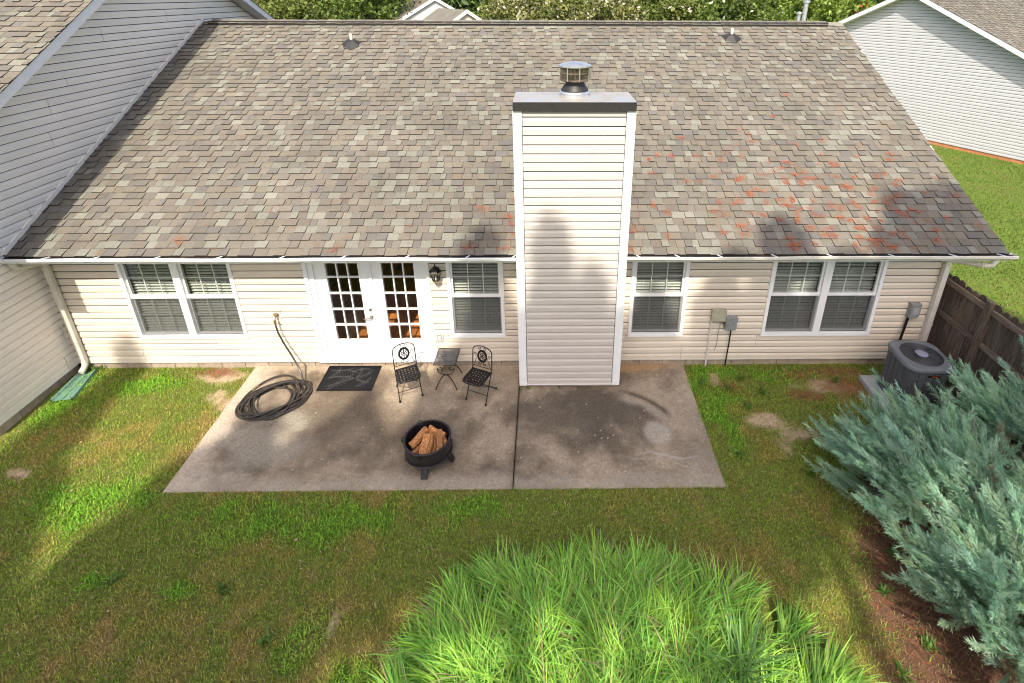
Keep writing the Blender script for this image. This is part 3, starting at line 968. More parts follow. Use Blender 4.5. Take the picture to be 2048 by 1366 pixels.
for px in (79, 177, 298, 421, 546, 668, 795, 917, 1016, 1267, 1346, 1432, 1543, 1657, 1783, 1909, 2008):
    x = (px - 1106.3) / 134.3
    x = -8.0 + (px - 2) / (2036 - 2) * 15.1
    if -.5 < x < 1.22: x = -.52 if x < .3 else 1.3
    sk = .03 if x < 0 else -.03
    MB().hexa([(x, -.545, 2.386), (x + .02, -.545, 2.386), (x + sk * 2, -.405, 2.372), (x + sk * 2 + .02, -.405, 2.372),
               (x, -.545, 2.398), (x + .02, -.545, 2.398), (x + sk * 2, -.405, 2.382), (x + sk * 2 + .02, -.405, 2.382)]).build('hanger', 'white', gut)

MB().box(RXL + .02, -.42, -.432, -.41, 2.335, 2.378).box(1.17, RXR, -.432, -.41, 2.335, 2.378).build('drip_edge_shade', 'flash', roof)  # drip edge coloured dark to stand in for shade under the shingle overhang
# downspouts
SEC = [(-.042, -.028), (-.036, -.034), (.036, -.034), (.042, -.028), (.042, .028), (.036, .034), (-.036, .034), (-.042, .028)]
def spout(pts, name, rect=True):
    pts2 = [Vector(p) for p in pts]
    return MB().tube(pts2, 0, sec=SEC)
def corrugated(center_pts):
    pts = []
    for i, (a, b_) in enumerate(zip(center_pts[:-1], center_pts[1:])):
        for k in range(4): pts.append(Vector(a).lerp(Vector(b_), k / 4))
    pts.append(Vector(center_pts[-1]))
    return pts
ds = empty('downspout', parent=house)
elbow = [(-7.96, -.46, 2.31), (-7.96, -.455, 2.24), (-7.955, -.43, 2.185), (-7.945, -.38, 2.16), (-7.935, -.33, 2.155)]
mbs = MB()
def corr_tube(pts, r):
    pp = corrugated(pts); rs = [r * (1 + (.10 if i % 2 else -.04)) for i in range(len(pp))]
    return MB().tube(pp, rs, 12)
corr_tube(elbow, .044).build('elbow', 'downspout', ds, True)
MB().tube([(-7.935, -.35, 2.157), (-7.9, -.12, 2.105)], .043, 12).build('offset_pipe', 'downspout', ds, True)
corr_tube([(-7.9, -.12, 2.105), (-7.893, -.085, 2.09), (-7.888, -.072, 2.05), (-7.886, -.07, 1.99)], .044).build('elbow', 'downspout', ds, True)
sec2 = MB(); sec2.box(-7.93, -7.842, -.108, -.042, .17, 2.02); sec2.build('leader', 'downspout', ds, bevel=.008)
MB().box(-7.934, -7.838, -.112, -.038, 1.60, 1.625).box(-7.936, -7.836, -.114, -.036, .60, .612).build('strap', 'downspout', ds)
corr_tube([(-7.886, -.075, .22), (-7.886, -.078, .16), (-7.884, -.10, .11), (-7.88, -.15, .075), (-7.875, -.21, .055)], .046).build('elbow', 'downspout', ds, True)
ds2 = empty('downspout', parent=house)
corr_tube([(6.86, -.46, 2.31), (6.86, -.455, 2.25), (6.84, -.44, 2.19), (6.80, -.41, 2.16), (6.75, -.37, 2.15)], .044).build('elbow', 'downspout', ds2, True)
MB().tube([(6.77, -.385, 2.152), (6.52, -.13, 2.10)], .042, 12).build('offset_pipe', 'downspout', ds2, True)
corr_tube([(6.52, -.13, 2.10), (6.49, -.10, 2.09), (6.475, -.085, 2.05), (6.47, -.083, 1.99)], .044).build('elbow', 'downspout', ds2, True)
MB().box(6.425, 6.513, -.118, -.052, .0, 2.02).build('leader', 'trim_dull', ds2, bevel=.008)
MB().box(6.42, 6.518, -.123, -.047, .85, .868).build('strap', 'trim_dull', ds2)

# ------------------------------------------------------------------ chimney
CX0, CX1, CYF, CYB, CZT = -.412, 1.164, -.56, .21, 4.595
chim = MB().box(CX0 + .012, CX1 - .012, CYF + .012, CYB, .06, CZT).build('chimney', 'sheath', house)
f_ = empty('front_cladding', (0, CYF + .012, 0), parent=chim)
i = 0; z = .075
while z < CZT - .03:
    h = min(CH, CZT - z)
    o = link('siding_board', UNIT_BOARD_PALE, chim); o.location = (CX0 + .098, CYF + .010, z); o.scale = (CX1 - CX0 - .196, 1, h / CH)
    for sx in (-1, 1):
        o = link('siding_board', UNIT_BOARD_PALE, chim)
        y0 = CYF + .1
        y1 = 0 if z < 2.5 else CYB
        if sx > 0:
            o.rotation_euler = (0, 0, R(90)); o.location = (CX1 - .010, y0, z); o.scale = (y1 - y0, 1, h / CH)
        else:
            o.rotation_euler = (0, 0, R(-90)); o.location = (CX0 + .010, y1, z); o.scale = (y1 - y0, 1, h / CH)
    z += CH
bpy.data.objects.remove(f_)
for (sx, xa) in ((1, CX0), (-1, CX1)):
    mbk = MB()
    xs_ = sorted((xa - sx * .032, xa + sx * .09))
    mbk.box(xs_[0], xs_[1], CYF - .032, CYF + .011, .05, CZT)
    xs_ = sorted((xa - sx * .032, xa + sx * .011))
    mbk.box(xs_[0], xs_[1], CYF + .0115, CYF + .1, .05, CZT)
    mbk.build('corner_post', 'white', chim, bevel=.004)
MB().box(CX0 + .09, CX1 - .09, CYF - .022, CYF + .01, .055, .074).build('starter_strip', 'white', chim)
MB().box(CX0 + .03, CX1 - .03, CYF + .03, .0, -.2, .058).build('footing', 'block', chim)
cov = MB()
kx0, kx1, ky0, ky1 = -.438, 1.192, -.612, .175
cov.v = [(kx0, ky0, 4.715), (kx1, ky0, 4.715), (kx1, ky1, 4.715), (kx0, ky1, 4.715),
         (kx0, ky0, 4.60), (kx1, ky0, 4.60), (kx1, ky1, 4.60), (kx0, ky1, 4.60), (.39, -.2, 4.735)]
cov.f = [(0, 1, 8), (1, 2, 8), (2, 3, 8), (3, 0, 8)]
cov.build('chase_cover', 'cover', chim)
sk = MB().box(kx0, kx1, ky0 - .003, ky0 + .002, 4.597, 4.716).box(kx0, kx0 + .004, ky0 + .002, ky1, 4.597, 4.714).box(kx1 - .004, kx1, ky0 + .002, ky1, 4.597, 4.714).box(kx0, kx1, ky1 - .002, ky1 + .003, 4.597, 4.716)
sk.build('cover_skirt', 'flash', chim)
FX, FY = .395, -.16
MB().lathe([(.205, 4.70), (.205, 4.765), (.212, 4.77), (.205, 4.785), (.14, 4.815), (.0, 4.815)], FX, FY, 40).build('storm_collar', 'galv', chim, True)
MB().lathe([(.19, 4.80), (.185, 4.815), (.13, 4.89), (.13, 4.92)], FX, FY, 40).build('flue_cone', 'flash', chim, True)
hood = MB().lathe([(.13, 4.915), (.19, 4.925), (.212, 4.95), (.212, 4.965), (.205, 4.966)], FX, FY, 40)
hood.build('flue_base', 'galv_rust', chim, True)
bars = MB()
for k in range(72):
    a = 2 * math.pi * k / 72
    x, y = FX + .203 * math.cos(a), FY + .203 * math.sin(a)
    bars.tube([(x, y, 4.955), (x, y, 5.125)], .0045, 4)
bars.build('flue_louvre', 'galv_rust', chim)
MB().lathe([(.175, 4.93), (.175, 5.13)], FX, FY, 32).build('flue_liner', 'flash', chim, True)
MB().lathe([(.207, 5.034), (.214, 5.034), (.214, 5.048), (.207, 5.048)], FX, FY, 40, True).build('flue_band', 'galv_rust', chim, True)
for k in range(8):
    a = 2 * math.pi * k / 8 + .25
    x, y = FX + .212 * math.cos(a), FY + .212 * math.sin(a)
    MB().tube([(x, y, 4.94), (x, y, 5.14)], .0075, 5).build('flue_stay', 'galv', chim)
MB().lathe([(.205, 5.112), (.222, 5.118), (.222, 5.138), (.12, 5.172), (0, 5.188)], FX, FY, 40).build('flue_lid', 'galv', chim, True)

# ------------------------------------------------------------------ neighbouring attached house on the left
nb = empty('attached_house', (-8.07, 0, 0))
tag(nb, 'taller attached neighbour with a siding gable wall at the left edge', 'house')
NB_F, NB_B = -1.52, 9.3           # front and rear corner (world y)
top_front = lambda y: 4.645 + .574 * y
top_back = lambda y: 9.322 - .475 * y
PKY, PKZ = 4.458, 7.204
nwall = MB().prism([(NB_F, Z0), (NB_B, Z0), (NB_B, top_back(NB_B) - .2), (PKY, PKZ - .2), (NB_F, top_front(NB_F) - .2)], 'x', -14, -.0).build('wall', 'sheath', nb)
# boards lie on the +x face: local x runs along world y
rr = random.Random(9)
rotb = R(90)
z = Z0; i = 0; off = 1
while z < PKZ - .3:
    def span(zz):
        zz = zz + .19
        a = max(NB_F, (zz - 4.645) / .574); b_ = min(NB_B, (9.322 - zz) / .475)
        return a, b_
    a0, b0 = span(z); a1, b1 = span(z + CH)
    if b1 - a1 < .05: break
    if i % 2 == 0: off = rr.uniform(.4, 3.4)
    # hide what lies behind the main roof and wall
    lim = 9.3
    cutsx = [a0]; q = math.floor(a0) + off
    while q < b0 - .6:
        if q > a0 + .8 and q > a1 + .8: cutsx.append(q)
        q += 3.66
    cutsx.append(b0)
    for k, (s, e) in enumerate(zip(cutsx[:-1], cutsx[1:])):
        st = a1 if k == 0 else s
        et = b1 if k == len(cutsx) - 2 else e
        o = link('siding_board', board_mesh(s + (.09 if (k == 0 and a0 <= NB_F) else .006), e - .006, st + (.09 if (k == 0 and a1 <= NB_F) else .006), et - .006, CH, mat='siding_grey', top=.885), nwall)
        o.rotation_euler = (0, 0, rotb); o.location = (.001 + rr.uniform(0, .001), 0, z)
    z += CH; i += 1
MB().box(-.02, .042, NB_F - .02, NB_F + .09, Z0 - .02, 3.6).box(-.09, -.02, NB_F - .02, NB_F, Z0 - .02, 3.6).build('corner_post', 'white', nb, bevel=.004)
MB().box(-.002, .034, NB_F + .09, -.02, Z0 - .022, Z0 - .001).build('starter_strip', 'white', nb)
MB().box(-14, -.02, NB_F + .02, 0, -.4, Z0 - .01).build('foundation', 'block', nb)
for k in range(4):
    o = link('block', blk, nb); o.rotation_euler = (0, 0, rotb); o.location = (-.014, NB_F + .03 + k * .404, Z0 - .024); o.scale = (min(.394, -.02 - NB_F - .03 - k * .404) / .394, 1, 1)
# roof of the attached house; rake edge at world x = -7.73
RKX = .34
ndeck = MB()
ndeck.prism([(-1.95, top_front(-1.95) - .012), (PKY, PKZ - .012), (PKY, PKZ - .12), (-1.95, top_front(-1.95) - .12)], 'x', -14, RKX - .03)
ndeck.prism([(PKY, PKZ - .012), (9.7, top_back(9.7) - .012), (9.7, top_back(9.7) - .12), (PKY, PKZ - .12)], 'x', -14, RKX - .03)
nroof = ndeck.build('roof', 'felt', nb)
for nm, pr_ in (('rake_board', [(-1.97, top_front(-1.97) - .005), (PKY, PKZ - .005), (PKY, PKZ - .17), (-1.97, top_front(-1.97) - .17)]),
                ('rake_board', [(PKY + .002, PKZ - .005), (9.72, top_back(9.72) - .005), (9.72, top_back(9.72) - .17), (PKY + .002, PKZ - .17)])):
    MB().prism(pr_, 'x', RKX - .028, RKX).build(nm, 'white', nroof)
MB().prism([(-1.95, top_front(-1.95) - .155), (PKY, PKZ - .155), (9.7, top_back(9.7) - .155), (9.7, top_back(9.7) - .17), (PKY, PKZ - .17), (-1.95, top_front(-1.95) - .17)], 'x', .002, RKX - .029).build('rake_soffit', 'trim_dull', nroof)
MB().box(-.02, RKX - .03, 9.28, 9.7, top_back(9.7) - .25, top_back(9.7) - .172).build('eave_return', 'white', nroof)
NANG = math.atan(.574)
NROT = Matrix.Rotation(NANG, 4, 'X')
NSL = math.hypot(PKY + 1.95, PKZ - top_front(-1.95))
def place_nb(x, u):
    y = -1.97 + u * math.cos(NANG); zz = top_front(-1.97) + u * math.sin(NANG)
    return Matrix.Translation((x, y, zz)) @ NROT
nearedge = lambda x, u: x > -2.6 and 1.6 < u < 5.6
shingle_field(nroof, place_nb, int(NSL / .1433) + 1, .1433, lambda u: (-7.0, RKX + .012), 300, 'shingle_a', 5, nearedge)
NBA = -math.atan(.475)
def place_nb2(x, u):
    y = 9.7 - u * math.cos(NBA); zz = top_back(9.7) - u * math.sin(NBA)
    return Matrix.Translation((x, y, zz)) @ Matrix.Rotation(NBA, 4, 'X') @ Matrix.Rotation(math.pi, 4, 'Z')
nsl2 = MB().prism([(PKY, PKZ - .01), (9.7, top_back(9.7) - .01), (9.7, top_back(9.7) + .006), (PKY, PKZ + .006)], 'x', -14, RKX + .01)
nsl2.build('rear_slope', 'shingle', nroof)
# step flashing along the junction with the main roof
MB().prism([(EY, EZ + .012), (RY, RZ + .012), (RY, RZ + .085), (EY, EZ + .085)], 'x', -8.042, -8.026).build('step_flashing', 'siding_grey', roof)

# ------------------------------------------------------------------ house to the right
TH = math.atan2(-.8876, .4606)
rh = empty('right_house', (17.01, 14.31, 0), TH)
rh.name = 'gabled_house'
tag(rh, 'white sided gabled house on orange brick foundation beyond the fence', 'house')
PS, PZ, SLP = -2.45, 6.28, .475
GL, GR = -9.5, 4.8
gt = lambda s: PZ - SLP * abs(s - PS)
rw = MB().prism([(GL, -.3), (GR, -.3), (GR, gt(GR) - .2), (PS, PZ - .2), (GL, gt(GL) - .2)], 'y', .0, 12).build('wall', 'sheath', rh)
z = .12; rr = random.Random(3)
H2 = .127
while z < PZ - .3:
    a0 = max(GL, PS - (PZ - .19 - z) / SLP); b0 = min(GR, PS + (PZ - .19 - z) / SLP)
    a1 = max(GL, PS - (PZ - .19 - z - H2) / SLP); b1 = min(GR, PS + (PZ - .19 - z - H2) / SLP)
    if b1 - a1 < .05: break
    a0c, a1c = max(a0, -6.3), max(a1, -6.3)
    o = link('siding_board', board_mesh(a0c, b0, a1c, b1, H2, mat='siding_white', lip=.026, top=.90), rw); o.location = (0, -.001, z)
    z += H2
for k in range(28):
    s = -6.2 + k * .404
    if s > GR - .4: break
    o = link('foundation_block', MB().box(0, .396, -.004, .05, -.3, .105).mesh('foundation_block', 'brick_found') if k == 0 else fb_, rh)
    fb_ = o.data
    o.location = (s, 0, 0)
rdeck = MB()
OV = .38
rdeck.prism([(GL - .4, gt(GL - .4) - .01), (PS, PZ - .01), (PS, PZ - .13), (GL - .4, gt(GL - .4) - .13)], 'y', -OV + .03, 12.3)
rdeck.prism([(PS, PZ - .01), (GR + .4, gt(GR + .4) - .01), (GR + .4, gt(GR + .4) - .13), (PS, PZ - .13)], 'y', -OV + .03, 12.3)
rroof = rdeck.build('roof', 'felt', rh)
for sgn, e in ((-1, GL - .4), (1, GR + .4)):
    s0 = PS + .002 * sgn
    MB().prism([(s0, PZ), (e, gt(e)), (e, gt(e) - .2), (s0, PZ - .2)], 'y', -OV, -OV + .028).build('rake_board', 'white', rroof)
MB().prism([(GL - .4, gt(GL - .4) - .175), (PS, PZ - .175), (GR + .4, gt(GR + .4) - .175), (GR + .4, gt(GR + .4) - .19), (PS, PZ - .19), (GL - .4, gt(GL - .4) - .19)], 'y', -OV + .029, -.002).build('rake_soffit', 'white', rroof)
RA = math.atan(SLP)
def place_r(x, u):     # right hand slope: courses run along local y
    s = GR + .4 - u * math.cos(RA); zz = gt(GR + .4) + u * math.sin(RA)
    M_ = Matrix.Translation((s, x, zz))
    ax = Matrix(((0, -math.cos(RA), math.sin(RA), 0), (1, 0, 0, 0), (0, math.sin(RA), math.cos(RA), 0), (0, 0, 0, 1)))
    return M_ @ ax
nrs = int((GR + .4 - PS) / math.cos(RA) / .1433) + 1
shingle_field(rroof, place_r, nrs, .1433, lambda u: (-OV - .01, 12.2), 0, 'shingle_grey', 17)
MB().prism([(PS, PZ + .004), (GL - .4, gt(GL - .4) + .004), (GL - .4, gt(GL - .4) - .008), (PS, PZ - .008)], 'y', -OV - .01, 12.3).build('left_slope', 'shingle', rroof)

# ------------------------------------------------------------------ far houses behind the ridge
def far_house(x, y, w, d, eave, rise, label, siding, ry=0):
    h = empty('far_house', (x, y, 0), ry)
    tag(h, label, 'house')
    MB().prism([(-w / 2, -.3), (w / 2, -.3), (w / 2, eave), (0, eave + rise - .15), (-w / 2, eave)], 'y', 0, d).build('wall', siding, h)
    o = .2; sl = rise / (w / 2)
    mb = MB()
    for sg in (-1, 1):
        mb.prism([(0, eave + rise), (sg * (w / 2 + o), eave - o * sl), (sg * (w / 2 + o), eave - o * sl - .16), (0, eave + rise - .16)], 'y', -o + .04, d + o)
    rf = mb.build('roof', 'shingle', h)
    for sg in (-1, 1):
        MB().prism([(sg * .003, eave + rise + .01), (sg * (w / 2 + o), eave - o * sl + .01), (sg * (w / 2 + o), eave - o * sl - .27), (sg * .003, eave + rise - .27)], 'y', -o, -o + .035).build('rake_board', 'white', rf)
    return h
far_house(-10.3, 44, 8.0, 13, 3.6, 2.15, 'far white house with the higher gable behind the ridge', 'siding_white', R(30))
far_house(-6.26, 36, 4.8, 5.2, 3.45, 1.45, 'far house with lower cream gable in front of the higher one', 'siding_pale', R(34))

# ------------------------------------------------------------------ things fixed to the wall
lamp = empty('wall_lantern', (-1.765, 0, 1.86))
tag(lamp, 'black and brass coach lantern on the wall beside the right french door', 'lantern')
MB().box(-.045, .045, -.03, -.015, -.12, .10).build('back_plate', 'black_iron', lamp, bevel=.006)
MB().tube([(0, -.03, .02), (0, -.075, .075), (0, -.12, .06), (0, -.135, .02)], .008, 8).tube([(.03, -.03, -.07), (.05, -.06, -.11), (.03, -.09, -.13), (0, -.12, -.10)], .005, 6).build('arm', 'black_iron', lamp, True)
def frustum(mb, r0, z0, r1, z1, n=6, y=-.135, ph=0):
    k = len(mb.v)
    for (r_, z) in ((r0, z0), (r1, z1)):
        for i in range(n):
            a = 2 * math.pi * i / n + ph
            mb.v.append((r_ * math.cos(a), y + r_ * math.sin(a), z))
    for i in range(n): mb.f.append((k + i, k + (i + 1) % n, k + n + (i + 1) % n, k + n + i))
    mb.f.append(tuple(range(k, k + n))[::-1]); mb.f.append(tuple(range(k + n, k + 2 * n)))
    return mb
frustum(MB(), .098, .055, .104, .08).build('crown_band', 'brass', lamp)
frustum(frustum(MB(), .10, .08, .055, .135), .05, .135, .012, .175).tube([(0, -.135, .17), (0, -.135, .235)], [.012, .003], 8).build('roof_cap', 'black_iron', lamp)
frustum(MB(), .052, -.085, .082, .05).build('glass_body', 'glass', lamp)
cg = MB()
for i in range(6):
    a = 2 * math.pi * i / 6
    cg.tube([(.054 * math.cos(a), -.135 + .054 * math.sin(a), -.088), (.085 * math.cos(a), -.135 + .085 * math.sin(a), .055)], .006, 5)
cg.build('cage', 'black_iron', lamp)
frustum(frustum(MB(), .03, -.12, .06, -.085), .012, -.15, .03, -.12).tube([(0, -.135, -.14), (0, -.135, -.20)], [.01, .002], 8).build('tail', 'brass', lamp)
MB().tube([(0, -.135, -.08), (0, -.135, .0)], .011, 8).build('candle', 'white', lamp)

outl = empty('wall_outlet', (-1.816, 0, .608))
tag(outl, 'almond outlet plate low on the wall right of the doors', 'outlet')
MB().box(-.065, .065, -.046, -.03, -.075, .075).build('mounting_block', 'siding_pale', outl, bevel=.004)
MB().box(-.035, .035, -.05, -.0465, -.05, .05).build('cover_plate', 'box_grey', outl)
for z in (-.022, .022): MB().box(-.022, .022, -.053, -.0505, z - .014, z + .014).build('socket', 'white', outl)

spg = empty('hose_spigot', (-4.479, 0, 1.046))
tag(spg, 'brass garden spigot on a pale mounting block left of the doors', 'spigot')
MB().box(-.07, .07, -.032, -.016, -.08, .08).build('mounting_block', 'siding_pale', spg, bevel=.005)
MB().tube([(0, -.03, .02), (0, -.085, .02), (0, -.115, -.01), (0, -.12, -.05)], [.013, .014, .013, .015], 10).build('tap_body', 'brass', spg, True)
hw = MB().lathe([(.010, 0), (.034, .004), (.036, .012), (.01, .016)], seg=16, closed=True)
hw.v = [(a, -.07 + b_, .05 + c) for a, b_, c in hw.v]
hw.tube([(0, -.07, .02), (0, -.07, .055)], .006, 6)
hw.build('tap_wheel', 'brass', spg, True)

# garden hose, one long tube from tap to coil
HR = .0145
pts = [(-4.479, -.12, .985), (-4.478, -.125, .93), (-4.462, -.135, .80), (-4.40, -.15, .60), (-4.29, -.19, .38), (-4.17, -.27, .20), (-4.09, -.36, .09), (-4.03, -.46, .032)]
hr = random.Random(12)
cx, cy = -4.38, -.85
a0 = math.atan2(-.46 - cy, -4.03 - cx)
turns, st = 11, 40
for i in range(turns * st):
    t = i / st
    k = int(t)
    a = a0 - 2 * math.pi * t
    f_ = t - k
    def par(j):
        q = random.Random(100 + j); return q.uniform(.26, .54), q.uniform(.20, .46), q.uniform(-.10, .09), q.uniform(-.06, .10), q.uniform(.1, 1.3)
    p0, p1 = par(k), par(k + 1)
    A, B, ox, oy, ph = [u * (1 - f_) + v * f_ for u, v in zip(p0, p1)]
    if k == 0: A, B = A * f_ + .40 * (1 - f_), B * f_ + .40 * (1 - f_)
    c_, s_ = A * math.cos(a - ph), B * math.sin(a - ph)
    x = cx + ox + c_ * math.cos(ph) - s_ * math.sin(ph); y = cy + oy + c_ * math.sin(ph) + s_ * math.cos(ph)
    z = .018 + .010 * k * (0.6 + .4 * math.sin(a * 2 + k)) + .004 * math.sin(3 * a + k)
    z += (0 if k else 0)
    pts.append((x, y, max(.018, z) + .028 * y))
hose = MB().tube(pts, HR, 8).build('garden_hose', 'hose', None, True)
tag(hose, 'long dark hose coiled on the patio and hanging from the spigot', 'hose')
for p_ in (pts[0],):
    MB().tube([(p_[0], p_[1], p_[2] - .03), (p_[0], p_[1], p_[2] + .035)], .022, 10).build('coupling', 'brass', hose, True)
MB().tube([(-4.72, -.72, .10), (-4.70, -.67, .12), (-4.66, -.63, .115)], [.02, .024, .013], 10).build('nozzle', 'brass', hose, True)

# utility boxes
ub = empty('utility_box', (2.882, 0, 1.055))
tag(ub, 'weathered beige utility box on the wall right of the chimney', 'utility box')
MB().box(-.118, .118, -.10, -.016, -.125, .11).build('housing', 'box_beige', ub, bevel=.012)
MB().box(-.122, .122, -.106, -.1005, -.11, .115).build('lid', 'box_beige', ub, bevel=.002)
MB().tube([(-.10, -.05, -.12), (-.10, -.05, -1.1)], .016, 10).build('conduit', 'pipe_white', ub, True)
MB().tube([(.04, -.05, -.12), (.06, -.055, -.2), (.045, -.04, -.4), (.05, -.045, -.62), (.02, -.05, -.74)], .006, 6).build('cable', 'box_grey', ub, True)
MB().tube([(.06, -.06, -.12), (.09, -.07, -.17), (.12, -.06, -.2)], .012, 6).build('ground_clamp', 'brass', ub, True)
ub2 = empty('junction_box', (3.105, 0, .90))
tag(ub2, 'grey junction box hanging just right of the beige utility box', 'utility box')
mb = MB(); mb.prism([(-.09, -.13), (.075, -.13), (.095, -.10), (.095, .12), (-.095, .12), (-.095, -.10)], 'y', -.115, -.016)
mb.build('housing', 'box_grey', ub2, bevel=.008)
MB().box(-.1, .1, -.123, -.116, .035, .125).build('lid', 'box_grey', ub2, bevel=.003)
MB().tube([(.03, -.06, -.125), (.03, -.055, -.5), (.015, -.06, -.92)], .011, 8).build('cable', 'rubber', ub2, True)
ub3 = empty('disconnect_box', (6.165, 0, 1.13))
tag(ub3, 'grey disconnect box on the wall above the air conditioner', 'utility box')
mb = MB(); mb.prism([(-.08, -.14), (.05, -.14), (.085, -.10), (.085, .13), (-.085, .13), (-.085, -.12)], 'y', -.11, -.016)
mb.build('housing', 'box_grey', ub3, bevel=.008)
MB().box(-.05, .05, -.116, -.1105, -.06, .06).build('cover', 'slab_pad', ub3, bevel=.003)
MB().tube([(-.06, -.07, -.13), (-.07, -.07, -.25), (-.13, -.12, -.6), (-.17, -.25, -.85), (-.17, -.42, -.9)], .02, 10).build('whip_conduit', 'rubber', ub3, True)

# splash block
sp = MB()
L_, w0, w1 = .66, .10, .14
def spz(t, e): return .02 + .05 * (1 - t) * .4 + e
V_ = []
for i in range(5):
    t = i / 4
    w = w0 + (w1 - w0) * t
    hgt = .085 * (1 - .35 * t)
    base = .03
    row = [(-w - .03, 0), (-w - .018, hgt), (-w, hgt), (-w + .02, base), (-.006, base), (0, base + .012), (.006, base), (w - .02, base), (w, hgt), (w + .018, hgt), (w + .03, 0)]
    for (x, z) in row: V_.append((x, -t * L_, z))
k = 11
sp.v = V_
for i in range(4):
    for j in range(k - 1): sp.f.append((i * k + j, i * k + j + 1, (i + 1) * k + j + 1, (i + 1) * k + j))
sp.f.append(tuple(range(k))); sp.v += [(-.13, 0, .088), (.13, 0, .088)]
spo = sp.build('splash_block', 'splash', None)
spo.location = (-7.83, -.135, -.035); spo.rotation_euler = (0, 0, R(9))
tag(spo, 'green plastic splash block under the left downspout', 'splash block')

# ------------------------------------------------------------------ air conditioner
pad = MB().box(-.52, .46, -.46, .46, -.08, .05).build('equipment_pad', 'slab_pad', None, bevel=.012)
pad.location = (5.80, -.86, 0); pad.rotation_euler = (0, 0, R(-3))
tag(pad, 'grey slab pad beneath the air conditioner', 'pad')
ac = empty('air_conditioner', (5.825, -.86, .05), R(-3))
tag(ac, 'dark grey outdoor air conditioner with round fan grille on top by the fence', 'air conditioner')
def rsq(h, c, n=4):
    out = []
    for (sx, sy, a0_) in ((1, 1, 0), (-1, 1, 90), (-1, -1, 180), (1, -1, 270)):
        for i in range(n + 1):
            a = R(a0_ + 90 * i / n); out.append((sx * (h - c) + c * math.cos(a), sy * (h - c) + c * math.sin(a)))
    full = []
    for i in range(len(out)):
        p, q2 = out[i], out[(i + 1) % len(out)]
        d = math.dist(p, q2); k = max(1, int(d / .05)) if n > 4 else 1
        full += [(p[0] + (q2[0] - p[0]) * t / k, p[1] + (q2[1] - p[1]) * t / k) for t in range(k)]
    return full
HB = .355
MB().prism(rsq(HB - .004, .17), 'z', .0, .76).build('body', 'ac', ac)
base_ = MB().prism(rsq(HB + .005, .1), 'z', -.001, .06).build('base_rim', 'ac', ac)
# louvred side panels: ribs and slots
for rot in range(4):
    for k in range(4):
        xk = -.158 + k * .105
        pnl = MB()
        pnl.box(xk - .049, xk + .049, -HB + .0, -HB + .024, .062, .735)
        o = pnl.build('louvre_panel', 'ac', ac, bevel=.004); o.rotation_euler = (0, 0, R(90 * rot))
    sl = MB()
    for k in range(4):
        xk = -.158 + k * .105
        for q in range(17):
            zz = .09 + q * .037
            sl.hexa([(xk - .036, -HB - .007, zz), (xk + .036, -HB - .007, zz), (xk - .036, -HB + .001, zz), (xk + .036, -HB + .001, zz),
                     (xk - .036, -HB - .001, zz + .02), (xk + .036, -HB - .001, zz + .02), (xk - .036, -HB + .001, zz + .02), (xk + .036, -HB + .001, zz + .02)])
    o = sl.build('louvre', 'ac', ac); o.rotation_euler = (0, 0, R(90 * rot)); o['kind'] = 'stuff'
# top with a round opening
outer = rsq(HB + .018, .20, 8)
seg = len(outer)
tp = MB()
RF = .292
for i, (x, y) in enumerate(outer):
    a = math.atan2(y, x)
    for (px, py, z) in ((x, y, .738), (x, y, .775), (x * .965, y * .965, .795), (RF * math.cos(a) * 1.05, RF * math.sin(a) * 1.05, .812), (RF * math.cos(a), RF * math.sin(a), .806), (RF * math.cos(a) * .985, RF * math.sin(a) * .985, .69)):
        tp.v.append((px, py, z))
for i in range(seg):
    j = (i + 1) % seg
    for q in range(5): tp.f.append((i * 6 + q, j * 6 + q, j * 6 + q + 1, i * 6 + q + 1))
tp.build('top_cover', 'ac_top', ac, True)
MB().lathe([(RF, .60), (0, .60)], seg=32).build('fan_well', 'ac_dark', ac)
for k in range(13):
    r_ = .085 + k * .0165
    MB().tube([(r_ * math.cos(2 * math.pi * i / 40), r_ * math.sin(2 * math.pi * i / 40), .80 + .02 * (1 - (r_ / RF) ** 2)) for i in range(40)], .0022, 4, True).build('guard_ring', 'ac_dark', ac)
for k in range(4):
    a = R(35 + 90 * k)
    MB().tube([(.05 * math.cos(a), .05 * math.sin(a), .823), (RF * math.cos(a), RF * math.sin(a), .803)], .004, 5).build('guard_spoke', 'ac_dark', ac)
MB().lathe([(.085, .80), (.088, .822), (.07, .832), (0, .836)], seg=28).build('motor_cap', 'ac_hub', ac, True)
for k in range(3):
    a = R(20 + 120 * k)
    fb = MB()
    for (r_, h_, da) in ((.06, .0, -.25), (.15, .0, -.45), (.275, .0, -.42)):
        for (dd, zz) in ((da, .70), (da + .95, .745)):
            fb.v.append((r_ * math.cos(a + dd), r_ * math.sin(a + dd), zz))
    fb.f = [(0, 2, 3, 1), (2, 4, 5, 3)]
    fb.build('fan_blade', 'ac_blade', ac)
MB().box(-.085, .085, -HB - .013, -HB - .001, .655, .685).build('badge_plate', 'rubber', ac, bevel=.002)
MB().box(-.035, .055, -HB - .0155, -HB - .0135, .662, .678).build('badge', 'red', ac)

